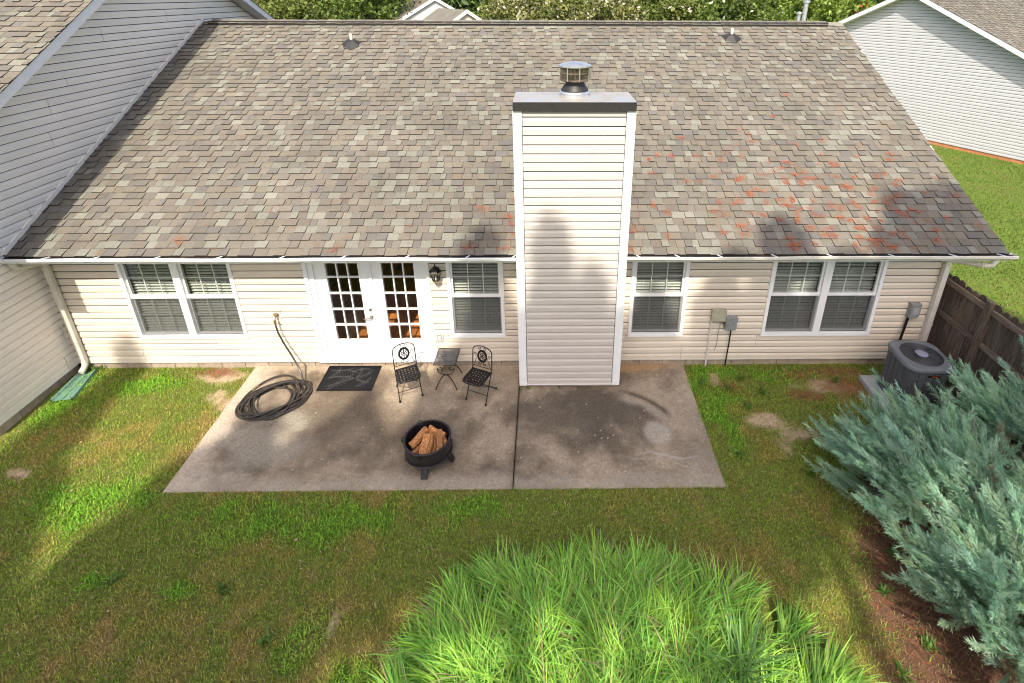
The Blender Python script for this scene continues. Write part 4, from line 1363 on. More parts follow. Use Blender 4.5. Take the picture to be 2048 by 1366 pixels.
# ------------------------------------------------------------------ wooden fence
fence = empty('wooden_fence', (6.64, 0, 0))
tag(fence, 'dark weathered dog eared picket fence at the right corner of the house', 'fence')
def picket_mesh(h):
    w = .138
    return MB().prism([(-w / 2, -.1), (w / 2, -.1), (w / 2, h - .045), (w / 2 - .022, h - .012), (w / 2 - .045, h), (-w / 2 + .045, h), (-w / 2 + .022, h - .012), (-w / 2, h - .045)], 'x', .02, .038)
pms = [picket_mesh(1.83 + d).mesh('picket', 'fence') for d in (-.012, 0, .012)]
y = .03
while y > -6.3:
    o = link('picket', random.choice(pms), fence); o.location = (random.uniform(-.003, .003), y, -.05); o.rotation_euler = (random.uniform(-.008, .008), 0, random.uniform(-.02, .02))
    y -= .143
for z in (.32, 1.06, 1.66):
    for (a, b_) in ((.08, -.82), (-.92, -3.25), (-3.35, -6.3)):
        dz = random.uniform(-.015, .015)
        MB().box(-.022, .018, b_, a, z - .044 + dz, z + .044 + dz).build('rail', 'fence_rail', fence, bevel=.004)
for y in (-.87, -3.3):
    MB().box(-.062, .018 - .0, y - .048, y + .048, -.2, 1.80).box(-.058, .014, y - .044, y + .044, 1.80, 1.803).build('post', 'fence', fence, bevel=.006)

# ------------------------------------------------------------------ door mat
dm = empty('door_mat', (-3.318, -.325, 0))
tag(dm, 'black rubber door mat with leafy relief in front of the french doors', 'door mat')
dm.rotation_euler = (R(1.63), 0, 0); dm.location.z = -.003
MB().box(-.45, .45, -.29, .29, .001, .012).build('mat_base', 'rubber', dm, bevel=.003)
MB().box(-.45, .45, -.29, -.262, .0125, .017).box(-.45, .45, .262, .29, .0125, .017).box(-.45, -.422, -.262, .262, .0125, .017).box(.422, .45, -.262, .262, .0125, .017).build('mat_border', 'rubber', dm)
rl = MB(); q = random.Random(2)
def frond_relief(x, y, a, L):
    n = 10
    p = []
    for i in range(n + 1):
        t = i / n
        aa = a + .5 * t
        p.append((x + L * t * math.cos(aa), y + L * t * math.sin(aa), .0125))
    p = [(max(-.41, min(.41, u)), max(-.25, min(.25, v)), w) for u, v, w in p]
    rl.tube(p, .0016, 4)
    for i in range(1, n + 1):
        for s in (-1, 1):
            aa = a + .5 * i / n + s * .9
            l = L * .22 * math.sin(math.pi * min(.95, .15 + i / n * .8))
            u, v, w = p[i]
            e = (max(-.415, min(.415, u + l * math.cos(aa))), max(-.255, min(.255, v + l * math.sin(aa))), .0125)
            mid_ = ((u + e[0]) / 2 + .01 * math.cos(a), (v + e[1]) / 2 + .01 * math.sin(a), .0125)
            rl.tube([p[i], mid_, e], .0013, 4)
for (x, y, a, L) in ((.08, -.02, 2.6, .42), (.08, -.02, 3.3, .45), (.1, .0, .2, .3), (.1, .0, -.9, .26), (.1, 0, 1.0, .24), (-.35, -.2, .2, .5), (-.4, .2, -.4, .4), (.15, -.2, .3, .28), (.3, .2, 2.8, .3), (-.1, .22, -.9, .2), (-.38, -.02, .6, .3)):
    frond_relief(x, y, a, L)
rl.build('leaf_relief', 'mat_ridge', dm)

# ------------------------------------------------------------------ bistro chairs
def spiral(cx, cz, r0, r1, a0, a1, n=18):
    return [(cx + (r0 + (r1 - r0) * i / n) * math.cos(a0 + (a1 - a0) * i / n), cz + (r0 + (r1 - r0) * i / n) * math.sin(a0 + (a1 - a0) * i / n)) for i in range(n + 1)]
def make_chair(name):
    c = empty(name)
    W = .172
    by = lambda z: .175 + (z - .45) * .10          # back plane leans backwards (+y is the rear)
    def bp(x, z): return (x, by(z), z)
    # back frame: two uprights joined by an arched top
    top = [bp(-W, .46), bp(-W, .60), bp(-W, .74), bp(-W * .98, .80), bp(-W * .80, .845), bp(-W * .4, .872), bp(0, .882), bp(W * .4, .872), bp(W * .80, .845), bp(W * .98, .80), bp(W, .74), bp(W, .60), bp(W, .46)]
    MB().tube(top, .0085, 8).build('back_frame', 'black_iron', c, True)
    MB().tube([bp(-W, .505), bp(W, .505)], .0055, 6).build('back_rail', 'black_iron', c, True)
    # oval medallion with an openwork centre
    ov = lambda a, rx, rz: bp(rx * math.cos(a), .70 + rz * math.sin(a))
    md = MB(); n = 36
    for i in range(n):
        a = 2 * math.pi * i / n
        for (rx, rz, d) in ((.088, .112, -.006), (.088, .112, .006), (.058, .078, .006), (.058, .078, -.006)):
            p = ov(a, rx, rz); md.v.append((p[0], p[1] + d, p[2]))
    for i in range(n):
        j = (i + 1) % n
        for q_ in range(4):
            w_ = (q_ + 1) % 4
            md.f.append((i * 4 + q_, j * 4 + q_, j * 4 + w_, i * 4 + w_))
    mo = md.build('medallion', 'black_iron', c)
    orn = MB()
    orn.tube([bp(0, .625), bp(0, .775)], .007, 6)
    for s in (-1, 1):
        for (zz, r_) in ((.735, .024), (.695, .028), (.655, .024)):
            orn.tube([bp(s * (u), w) for (u, w) in spiral(.026, zz, r_, .006, math.pi, -math.pi * .8)], .0058, 6)
    orn.lathe([(0, -.018), (.016, -.006), (.016, .006), (0, .018)], seg=10)
    k = len(orn.v)
    for i in range(k - 40, k):
        x, y, z = orn.v[i]; orn.v[i] = (x, by(.70) + y, .70 + z)
    orn.build('ornament', 'black_iron', mo, True)
    # scrolls that hold the medallion
    for s in (-1, 1):
        MB().tube([bp(s * u, w) for (u, w) in spiral(.040, .835, .030, .008, -math.pi * .55, math.pi * 1.7)], .0045, 6).build('scroll', 'black_iron', c, True)
        MB().tube([bp(s * u, w) for (u, w) in spiral(.135, .715, .034, .008, math.pi * 1.5, -math.pi * .6)], .0045, 6).build('scroll', 'black_iron', c, True)
        MB().tube([bp(s * u, w) for (u, w) in spiral(.042, .56, .030, .008, math.pi * .6, math.pi * 2.7)], .0045, 6).build('scroll', 'black_iron', c, True)
        MB().tube([bp(s * .150, .508), bp(s * .118, .60), bp(s * .085, .70)], .0045, 6).build('brace', 'black_iron', c, True)
    # woven strap seat on a rim
    seat_rim = [(-.17, .165, .452), (.17, .165, .452), (.175, -.12, .448), (.15, -.165, .446), (.08, -.182, .445), (-.08, -.182, .445), (-.15, -.165, .446), (-.175, -.12, .448)]
    st_ = MB().tube(seat_rim, .0095, 8, True).build('seat', 'black_iron', c, True)
    n = 7
    for i in range(n):
        x = -.143 + i * .0477
        p = []
        for k in range(13):
            y = .163 - k * .0275
            p.append((x, y, .449 + .0042 * (1 if (k + i) % 2 else -1)))
        sm = MB()
        for (x_, y_, z_) in p: sm.v += [(x_ - .0165, y_, z_), (x_ + .0165, y_, z_)]
        for k in range(12): sm.f.append((2 * k, 2 * k + 1, 2 * k + 3, 2 * k + 2))
        sm.build('seat_strap', 'black_iron', st_)
    for j in range(7):
        y = .135 - j * .047
        sm = MB()
        for k in range(13):
            x_ = -.17 + k * .34 / 12
            z_ = .449 + .0042 * (1 if (k + j) % 2 else -1)
            sm.v += [(x_, y - .0165, z_), (x_, y + .0165, z_)]
        for k in range(12): sm.f.append((2 * k, 2 * k + 1, 2 * k + 3, 2 * k + 2))
        sm.build('seat_strap', 'black_iron', st_)
    # legs: uprights run on down to the front feet, the other pair to the rear
    for s in (-1, 1):
        MB().tube([(s * W, by(.47), .47), (s * W, .10, .34), (s * .178, -.07, .012)], .0085, 8).tube([(s * .178, -.064, .026), (s * .178, -.074, .0)], .016, 10).build('leg', 'black_iron', c, True)
        MB().tube([(s * .155, -.14, .442), (s * .158, .1, .23), (s * .16, .32, .012)], .0085, 8).tube([(s * .16, .314, .026), (s * .16, .324, .0)], .016, 10).build('leg', 'black_iron', c, True)
    MB().tube([(-.175, -.012, .145), (.175, -.012, .145)], .0055, 6).build('stretcher', 'black_iron', c, True)
    MB().tube([(-.158, .27, .07), (.158, .27, .07)], .0055, 6).build('stretcher', 'black_iron', c, True)
    return c
ch = make_chair('bistro_chair')
tag(ch, 'black iron folding bistro chair in front of the right french door', 'chair', 'bistro chairs on the patio')
ch.location = (-2.20, -.735, -.018); ch.rotation_euler = (0, 0, R(24.5))
ch2 = copy_tree(ch)
tag(ch2, 'black iron folding bistro chair next to the chimney, turned left', 'chair', 'bistro chairs on the patio')
ch2.location = (-1.10, -.815, -.021); ch2.rotation_euler = (0, 0, R(-23))

tb = empty('side_table', (-1.635, -.40, -.011), R(-2))
tag(tb, 'small black wire side table between the two bistro chairs', 'table')
TZ = .50
MB().tube([(-.178, -.21, TZ), (.178, -.21, TZ), (.178, .21, TZ), (-.178, .21, TZ)], .008, 6, True).build('table_rim', 'black_iron', tb, True)
MB().box(-.176, .176, -.208, .208, TZ - .001, TZ + .001).build('table_mesh', 'mesh_top', tb)
for yy in (-.165, .165):
    sy = 1 if yy > 0 else -1
    arch = []
    for i in range(21):
        t = -1 + i / 10
        arch.append((.175 * math.copysign(abs(t) ** 1.25, t), yy + sy * .045 * abs(t) ** 2, .27 * (1 - abs(t) ** 2.3) + .004))
    MB().tube(arch, .008, 8).build('leg', 'black_iron', tb, True)
    sc = [(u, w) for (u, w) in spiral(.085, .405, .012, .048, -math.pi * 1.6, math.pi * .0)]
    half = [(.133, .385), (.12, .335), (.085, .295), (.04, .28), (0, .277)]
    path = [(u, yy, w) for u, w in sc] + [(u, yy, w) for u, w in half]
    path2 = path + [(-u, y, w) for (u, y, w) in path[::-1][1:]]
    MB().tube(path2, .007, 8).build('scroll', 'black_iron', tb, True)
    for s in (-1, 1): MB().tube([(s * .085, yy, .452), (s * .085, yy, TZ)], .006, 6).build('strut', 'black_iron', tb, True)

# ------------------------------------------------------------------ fire pit and firewood
fp = empty('fire_pit', (-1.64, -1.93, -.052))
tag(fp, 'round black steel fire pit full of firewood on the patio', 'fire pit')
tilt = Matrix.Rotation(R(-5), 4, 'Y') @ Matrix.Rotation(R(-4), 4, 'X')
bowl_ = MB().lathe([(.0, .165), (.20, .17), (.275, .19), (.298, .24), (.305, .33), (.30, .435), (.308, .435), (.316, .33), (.312, .235), (.29, .175), (.21, .15), (0, .145)], seg=48)
bo = bowl_.build('bowl', 'pit_steel', fp, True)
MB().lathe([(.296, .432), (.324, .434), (.327, .447), (.322, .454), (.298, .452)], seg=48, closed=True).build('rim', 'pit_steel', fp, True)
MB().lathe([(.30, .19), (.327, .192), (.330, .205), (.325, .214), (.305, .215)], seg=48, closed=True).build('lower_band', 'pit_steel', fp, True)
MB().lathe([(.24, .155), (.25, .155), (.25, .16), (.24, .16)], seg=24, closed=True).build('base_ring', 'pit_steel', fp, True)
for a in (-92, -5, 85, 178):
    c_, s_ = math.cos(R(a)), math.sin(R(a))
    t_ = (-s_, c_)
    ft = MB()
    def P3(r_, w, z): return (r_ * c_ + w * t_[0], r_ * s_ + w * t_[1], z)
    ft.hexa([P3(.18, -.045, .155), P3(.18, .045, .155), P3(.215, -.045, .155), P3(.215, .045, .155), P3(.24, -.045, .17), P3(.24, .045, .17), P3(.275, -.045, .175), P3(.275, .045, .175)])
    ft.hexa([P3(.30, -.045, .0), P3(.30, .045, .0), P3(.345, -.045, .0), P3(.345, .045, .0), P3(.235, -.045, .17), P3(.235, .045, .17), P3(.275, -.045, .176), P3(.275, .045, .176)])
    ft.build('foot', 'pit_steel', fp)
for a in (-95, -3, 84, 185):
    c_, s_ = math.cos(R(a)), math.sin(R(a))
    r_ = .318
    b3 = MB().tube([(r_ * c_, r_ * s_, .395), ((r_ + .022) * c_, (r_ + .022) * s_, .395)], .014, 8)
    b3.build('handle_boss', 'black_iron', fp, True)
    MB().tube([((r_ + .018) * c_ + .036 * math.sin(q * math.pi / 8) * -s_, (r_ + .018) * s_ + .036 * math.sin(q * math.pi / 8) * c_, .368 - .036 * math.cos(q * math.pi / 8) * -1 - .0) for q in range(16)], .0062, 6, True).build('ring_handle', 'black_iron', fp, True)
    MB().lathe([(0, .006), (.009, .004), (.011, 0)], seg=10).build('bolt', 'galv', fp)
    bt = fp.children[-1]; bt.location = (.298 * c_, .298 * s_, .415); bt.rotation_euler = (0, R(-90), R(a))
gr = MB()
for k in range(9):
    x = -.22 + k * .055
    y = math.sqrt(max(0, .265 ** 2 - x * x))
    gr.tube([(x, -y, .215), (x, y, .215)], .006, 5)
gr.build('grate', 'black_iron', fp)

def log_mesh(L, r_, kind, seed):
    q = random.Random(seed)
    mb = MB()
    prof_ = {'wedge': [(-r_, -r_ * .5), (r_, -r_ * .6), (r_ * .75, r_ * .2), (.1 * r_, r_ * .9), (-r_ * .5, r_ * .55)],
             'slab': [(-r_, -r_ * .35), (r_, -r_ * .4), (r_ * .95, r_ * .4), (-r_ * .9, r_ * .5)],
             'quarter': [(-r_ * .9, -r_ * .7), (r_ * .9, -r_ * .7), (r_ * .6, r_ * .25), (-.1 * r_, r_ * .8), (-r_ * .7, r_ * .2)]}[kind]
    k = len(prof_); S = 5
    for i in range(S + 1):
        y = -L / 2 + L * i / S
        for (a, b_) in prof_:
            mb.v.append((a * q.uniform(.9, 1.1) + .006 * math.sin(i * 1.3 + seed), y + q.uniform(-.006, .006), b_ * q.uniform(.9, 1.1)))
    for i in range(S):
        for j in range(k):
            l = (j + 1) % k
            mb.f.append((i * k + j, i * k + l, (i + 1) * k + l, (i + 1) * k + j))
    mb.f.append(tuple(range(k))); mb.f.append(tuple(S * k + j for j in range(k))[::-1])
    return mb.mesh('firewood_log', 'log')
# (x, y, z, yaw, pitch, length, radius, kind, label)
LOGS = [(-.035, -.085, .365, 0, 28, .32, .046, 'slab', 'pale split log standing in the middle front of the fire pit'),
        (.045, -.085, .365, -2, 28, .32, .036, 'quarter', 'split log just right of the middle front log in the fire pit'),
        (.105, -.085, .345, -4, 26, .30, .03, 'quarter', 'thin grey edged log right of the two middle logs'),
        (-.145, .035, .385, -37, 14, .36, .05, 'wedge', 'long split log lying along the left side of the fire pit'),
        (.10, .125, .39, 62, 6, .32, .046, 'wedge', 'split log across the back right of the fire pit'),
        (-.01, .16, .35, 80, 0, .28, .042, 'quarter', 'reddish log lying at the back of the fire pit'),
        (.165, -.005, .375, 14, 24, .32, .036, 'slab', 'orange split log leaning on the right side of the pile'),
        (.215, .03, .335, 38, 6, .26, .034, 'wedge', 'short log near the right rim of the fire pit'),
        (-.13, -.11, .30, -40, 5, .30, .045, 'quarter', 'dark log low on the left under the long split log'),
        (.13, -.10, .285, 32, 6, .30, .045, 'quarter', 'dark reddish log low on the right side of the fire pit'),
        (.06, .03, .315, 30, 10, .26, .04, 'wedge', 'log in the centre of the pile under the others')]
for i, (x, y, z, yaw, pit, L, r_, kd, lb) in enumerate(LOGS):
    o = link('firewood_log', log_mesh(L, r_, kd, i + 3))
    o.location = (-1.64 + x * .98, -1.93 + y * .98 + .012, z * .88 - .028); o.scale = (1.08, .84, 1.1); o.rotation_euler = (R(pit), R(random.uniform(-12, 12)), R(yaw))
    tag(o, lb, 'log', 'firewood in the fire pit')
fp.rotation_euler = (R(-1.5), R(-1.0), 0); fp.scale = (1, 1, .88)

# ------------------------------------------------------------------ vegetation helpers
def leaf_cards(P, size, col, seed, flat=.0):
    """one bent four-sided leaf per point"""
    q = np.random.default_rng(seed); n = len(P)
    d = q.normal(size=(n, 3)); d /= np.linalg.norm(d, axis=1)[:, None]
    e = np.cross(d, q.normal(size=(n, 3))); e /= np.linalg.norm(e, axis=1)[:, None] + 1e-9
    nn = np.cross(d, e)
    s = size[:, None]
    V = np.stack([P - d * s * .5, P + e * s * .3 + nn * s * .06, P + d * s * .5, P - e * s * .3 + nn * s * .06], 1).reshape(-1, 3)
    F = np.arange(4 * n).reshape(n, 4)
    return V, F, np.repeat(col, 4, 0)

def trunk_mesh(mb, base, H, r0, seed, limbs=6, spread=2.0, start=.35):
    q = random.Random(seed)
    pts = [(base[0] + q.uniform(-.1, .1) * i * .4, base[1] + q.uniform(-.1, .1) * i * .4, base[2] + H * i / 6) for i in range(7)]
    mb.tube(pts, [r0 * (1 - .13 * i) for i in range(7)], 8)
    for k in range(limbs):
        t = start + (0.95 - start) * k / limbs
        p = Vector(pts[int(t * 6)]).lerp(Vector(pts[min(6, int(t * 6) + 1)]), t * 6 % 1)
        a = q.uniform(0, 6.28); l = spread * (1.1 - t) * q.uniform(.7, 1.2)
        m_ = p + Vector((math.cos(a) * l * .5, math.sin(a) * l * .5, l * .35)); e = p + Vector((math.cos(a) * l, math.sin(a) * l, l * .6))
        mb.tube([p, m_, e], [r0 * .4, r0 * .25, r0 * .08], 6)

def broad_tree(name, x, y, zc, rx, ry, rz, n, ls, cols, seed, label, group, flowers=None, cat='tree'):
    q = np.random.default_rng(seed)
    t = empty(name, (x, y, 0)); tag(t, label, cat, group)
    # leaf clumps spread through the crown
    nc = int(46 * max(1, rx * rz / 9)); cl_ = q.normal(size=(nc, 3)); cl_ /= np.linalg.norm(cl_, axis=1)[:, None]
    cl_ *= (q.random((nc, 1)) ** .4) * np.array([rx, ry, rz]) * .86
    cr = q.uniform(.45, .95, nc) * min(rx, rz) * .34
    k = q.integers(0, nc, n)
    d = q.normal(size=(n, 3)); d /= np.linalg.norm(d, axis=1)[:, None]
    P = cl_[k] + d * cr[k][:, None] * (q.random((n, 1)) ** .5) + np.array([0, 0, zc])
    P = P[P[:, 2] > .3]; n = len(P); k = k[:n]
    c1, c2 = np.array(cols[0]), np.array(cols[1])
    tt = q.random(nc)[k][:, None] * .7 + q.random((n, 1)) * .3
    col = (c1 + (c2 - c1) * tt) * q.uniform(.7, 1.3, (n, 1))
    if flowers:
        fl_ = q.random(n) < flowers[1] * (q.random(nc)[k] < .4)
        col[fl_] = np.array(flowers[0])
    V, F, cc = leaf_cards(P, q.uniform(.7, 1.3, n) * ls, col, seed)
    link('crown', npmesh('crown', V, F, 'leaf', cc), t)
    mb = MB(); trunk_mesh(mb, (0, 0, -.2), zc + rz * .5, .16, seed, 7, rx * .9)
    mb.build('trunk', 'bark', t, True)
    return t
GR1 = ((.06, .09, .015), (.21, .25, .055)); GR2 = ((.045, .08, .013), (.17, .24, .045)); GR3 = ((.08, .10, .02), (.30, .30, .10)); GR4 = ((.08, .14, .015), (.26, .36, .06))
BT = [(-14.2, 25, 3.6, 2.7, 2.4, 4.0, 9000, .26, GR1, None, 'olive green tree just right of the left house eave'),
      (-10.7, 25, 3.4, 2.3, 2.2, 4.1, 9000, .27, GR2, None, 'dark leafy tree left of the far white house'),
      (-19.0, 29, 4.2, 3.6, 2.6, 4.6, 6000, .3, GR3, None, 'pale tree furthest left behind the ridge'),
      (-2.6, 47, 4.6, 4.6, 2.8, 4.4, 7000, .32, GR2, None, 'dark tree just right of the far cream gable'),
      (-1.2, 27, 3.4, 3.2, 2.4, 3.7, 9000, .24, GR3, ((.62, .58, .47), .3), 'crepe myrtle with pale blossom left of the chimney flue'),
      (3.6, 27.5, 3.4, 3.3, 2.4, 3.7, 9000, .24, GR3, ((.62, .58, .47), .35), 'crepe myrtle with pale blossom behind the chimney flue'),
      (8.0, 28.5, 3.5, 3.3, 2.4, 4.0, 9000, .25, GR1, ((.62, .58, .47), .12), 'leafy tree with a few pale flowers right of the flue'),
      (12.3, 27.5, 3.4, 3.1, 2.4, 3.9, 9000, .25, GR2, ((.62, .58, .47), .08), 'dark green tree behind the right roof vent'),
      (16.3, 27.5, 3.5, 3.0, 2.4, 3.9, 9000, .25, GR4, None, 'bright green tree behind the two flue pipes'),
      (20.4, 28.5, 3.5, 3.0, 2.4, 3.9, 9000, .25, GR4, ((.52, .10, .06), .18), 'bright green tree with red blossom beside the right gable'),
      (1.5, 42, 5.0, 5.0, 3.0, 5.5, 6000, .4, GR2, None, 'far dark tree behind the blossoming trees on the left'),
      (11, 42, 5.0, 5.0, 3.0, 5.5, 6000, .4, GR2, None, 'far dark tree behind the middle of the tree row'),
      (21, 43, 5.0, 5.5, 3.0, 5.5, 6000, .4, GR2, None, 'far dark tree behind the right end of the tree row'),
      (-17, 44, 5.0, 5.5, 3.0, 5.5, 6000, .4, GR2, None, 'far dark tree behind the left end of the tree row')]
for i, (x, y, zc, rx, ry, rz, n, ls, cols, flw, lb) in enumerate(BT):
    broad_tree('leafy_tree', x, y, zc, rx, ry, rz, n, ls, cols, 50 + i, lb, 'trees behind the house', flw)
# backing thicket so no gap shows below the far crowns
q = np.random.default_rng(77); n = 26000
P = np.stack([q.uniform(-40, 46, n), q.uniform(47, 58, n), q.uniform(0, 9, n)], -1)
V, F, cc = leaf_cards(P, q.uniform(.5, 1.0, n), np.array([.05, .085, .02]) * q.uniform(.6, 1.5, (n, 1)), 78)
tag(link('distant_wood', npmesh('distant_wood', V, F, 'leaf', cc)), 'distant wood closing the view behind the trees', 'wood', None, 'stuff')

# tall pines behind the photographer: their shade lies on lawn, patio, chimney and roof
tanel = math.tan(SUN_EL); tanaz = math.tan(SUN_AZ)
def pine(x_sh, z_s, halfw, y, seed, n=4200, cone=3.0, low=None):
    """x_sh, z_s: where the tip's shadow should meet the plane y=-.5"""
    dist = -.5 - y
    X = x_sh - dist * tanaz; H = z_s + dist * tanel / math.cos(SUN_AZ)
    q = np.random.default_rng(seed)
    t = empty('pine_tree', (X, y, 0))
    tag(t, 'tall pine out of view behind the yard, shading the lawn', 'tree', 'shade trees behind the yard')
    u = q.random(n) ** .75                       # 0 at the tip
    dep = .1 + u * 8.6
    rad = np.minimum(halfw, .12 + dep * halfw / cone) * (.75 + .35 * np.sin(dep * 3.3 + seed) * .6)
    a = q.uniform(0, 6.283, n); r_ = rad * np.sqrt(q.random(n))
    P = np.stack([r_ * np.cos(a), r_ * np.sin(a), H - dep - .25 * r_], -1)
    if low: P = P[P[:, 2] > low + q.normal(0, .35, n)]; n = len(P)
    V, F, cc = leaf_cards(P, q.uniform(.25, .55, n), np.array([.03, .06, .02]) * q.uniform(.6, 1.5, (n, 1)), seed)
    link('crown', npmesh('crown', V, F, 'leaf', cc), t)
    mb = MB(); trunk_mesh(mb, (0, 0, -.3), H - .4, .24, seed, 10, 2.4, .45); mb.build('trunk', 'bark', t, True)
PINES = [(-11.0, -.6, 1.7, -19.0), (-8.9, -1.9, 1.3, -18.2), (-7.2, 1.1, .36, -17.5), (-6.6, -1.8, 1.4, -18.8), (-4.3, -.55, 1.3, -18.0), (-2.9, -.2, 1.2, -17.6), (-1.55, .9, .8, -18.6), (-.75, 2.0, .75, -17.8), (-1.0, 3.2, .45, -18.9),
         (.10, 2.95, .62, -18.2), (.72, 2.1, .8, -19.0), (1.25, 1.5, .8, -18.0), (1.75, 2.15, .9, -17.6), (2.85, 2.6, .9, -18.4), (3.66, 3.5, .85, -17.8), (4.6, 2.5, .9, -18.8),
         (5.75, 4.4, .9, -17.6), (6.2, 4.4, 1.0, -19.2), (6.7, 4.7, 1.0, -18.3), (7.2, 4.7, 1.0, -19.0), (7.6, 4.5, .9, -17.4), (8.9, 3.4, 1.2, -18.6), (10.8, 2.2, 1.4, -18)]
for i, (xs_, zs_, hw_, yy) in enumerate(PINES):
    low = None
    if -1.7 < xs_ < 2.9: low = (-3.35 - yy) * tanel + .55     # crowns end high: light reaches the mound
    if xs_ >= 3.5: low = (-1.75 - yy) * tanel + (.6 if xs_ > 4.3 else -.9)
    pine(xs_, zs_, hw_ * 1.25, yy, 300 + i, 4200 if xs_ < -2 else (7000 if xs_ > 5 or xs_ < 2 else 4200), 3.0, low)

# ------------------------------------------------------------------ strap-leaved grass mound in the foreground
def strap_leaves(cx, cy, cz, dirx, diry, L, w, droop, col, seg=5):
    """arching strap leaves as arrays -> V,F,col"""
    n = len(cx)
    V = np.empty((n, (seg + 1) * 2, 3), np.float32)
    nx_, ny_ = -diry, dirx
    el0 = np.pi / 2 - droop[0]
    x = cx.copy(); y = cy.copy(); z = cz.copy()
    el = el0.copy(); step = L / seg
    for i in range(seg + 1):
        t = i / seg
        wid = w * (np.minimum(1, .55 + 1.5 * t) * (1 - t ** 2.5) + .02) * .5
        V[:, 2 * i] = np.stack([x - nx_ * wid, y - ny_ * wid, z], -1)
        V[:, 2 * i + 1] = np.stack([x + nx_ * wid, y + ny_ * wid, z], -1)
        x = x + np.cos(el) * dirx * step; y = y + np.cos(el) * diry * step; z = z + np.sin(el) * step
        el = el - droop[1] / seg * (.5 + t)
    b0 = np.arange(n)[:, None] * (2 * seg + 2)
    F = np.concatenate([b0 + np.array([[2 * i, 2 * i + 1, 2 * i + 3, 2 * i + 2]]) for i in range(seg)], 0)
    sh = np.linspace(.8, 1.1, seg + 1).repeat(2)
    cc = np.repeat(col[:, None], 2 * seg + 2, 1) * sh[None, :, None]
    return V.reshape(-1, 3), F, cc.reshape(-1, 3)
q = np.random.default_rng(5)
MCX, MCY, MRX, MRY = .60, -5.36, 2.14, 1.84
NT = 470
ta = q.uniform(0, 6.283, NT); tr = np.sqrt(q.random(NT))
se = (np.abs(np.cos(ta)) ** 2.8 + np.abs(np.sin(ta)) ** 2.8) ** (-1 / 2.8)
tx, ty = MCX + MRX * tr * se * np.cos(ta), MCY + MRY * tr * se * np.sin(ta)
keep = ty > -6.6
tx, ty, tr, ta = tx[keep], ty[keep], tr[keep], ta[keep]
per = 66
n = len(tx) * per
cxx = np.repeat(tx, per) + q.normal(0, .04, n); cyy = np.repeat(ty, per) + q.normal(0, .04, n)
rr_ = np.repeat(tr, per)
out = np.repeat(ta, per)
az = q.uniform(0, 6.283, n)
ww = .15 + .75 * rr_ ** 2
dx_ = np.cos(az) * (1 - ww * .6) + np.cos(out) * ww * .9; dy_ = np.sin(az) * (1 - ww * .6) + np.sin(out) * ww * .9
nn_ = np.hypot(dx_, dy_) + 1e-6; dx_ /= nn_; dy_ /= nn_
tc = np.repeat(q.uniform(.8, 1.15, len(tx)), per)
th_ = np.repeat(q.uniform(.85, 1.12, len(tx)), per)
Lf = q.uniform(.46, .84, n) * th_ * (1.04 - .36 * rr_ ** 3)
col = np.array([.34, .60, .095]) * (q.uniform(.5, 1.3, n) * tc)[:, None] * np.stack([q.uniform(.75, 1.25, n), np.ones(n), q.uniform(.7, 1.4, n)], -1)
dry = q.random(n) < .06
col[dry] = np.array([.46, .37, .20]) * q.uniform(.7, 1.2, (dry.sum(), 1))
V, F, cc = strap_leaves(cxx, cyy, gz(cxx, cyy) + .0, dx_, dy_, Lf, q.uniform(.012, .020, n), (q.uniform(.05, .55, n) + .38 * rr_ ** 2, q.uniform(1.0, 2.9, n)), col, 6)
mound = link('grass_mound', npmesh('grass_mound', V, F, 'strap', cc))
tag(mound, 'big bright green mound of strap leaved ornamental grass in the foreground', 'grass', None, None)
# one darker broad-leaved clump growing out of the mound
n = 60
az = q.uniform(0, 6.283, n)
ox_ = 1.72 + q.normal(0, .06, n); oy_ = -4.62 + q.normal(0, .06, n)
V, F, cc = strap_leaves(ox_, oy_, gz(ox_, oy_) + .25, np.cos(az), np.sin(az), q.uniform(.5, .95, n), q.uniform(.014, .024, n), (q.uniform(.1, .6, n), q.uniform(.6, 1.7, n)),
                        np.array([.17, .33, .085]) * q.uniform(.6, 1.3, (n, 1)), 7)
tag(link('lily_clump', npmesh('lily_clump', V, F, 'leaf', cc)), 'darker broad leaved clump growing out of the bright grass mound', 'plant')

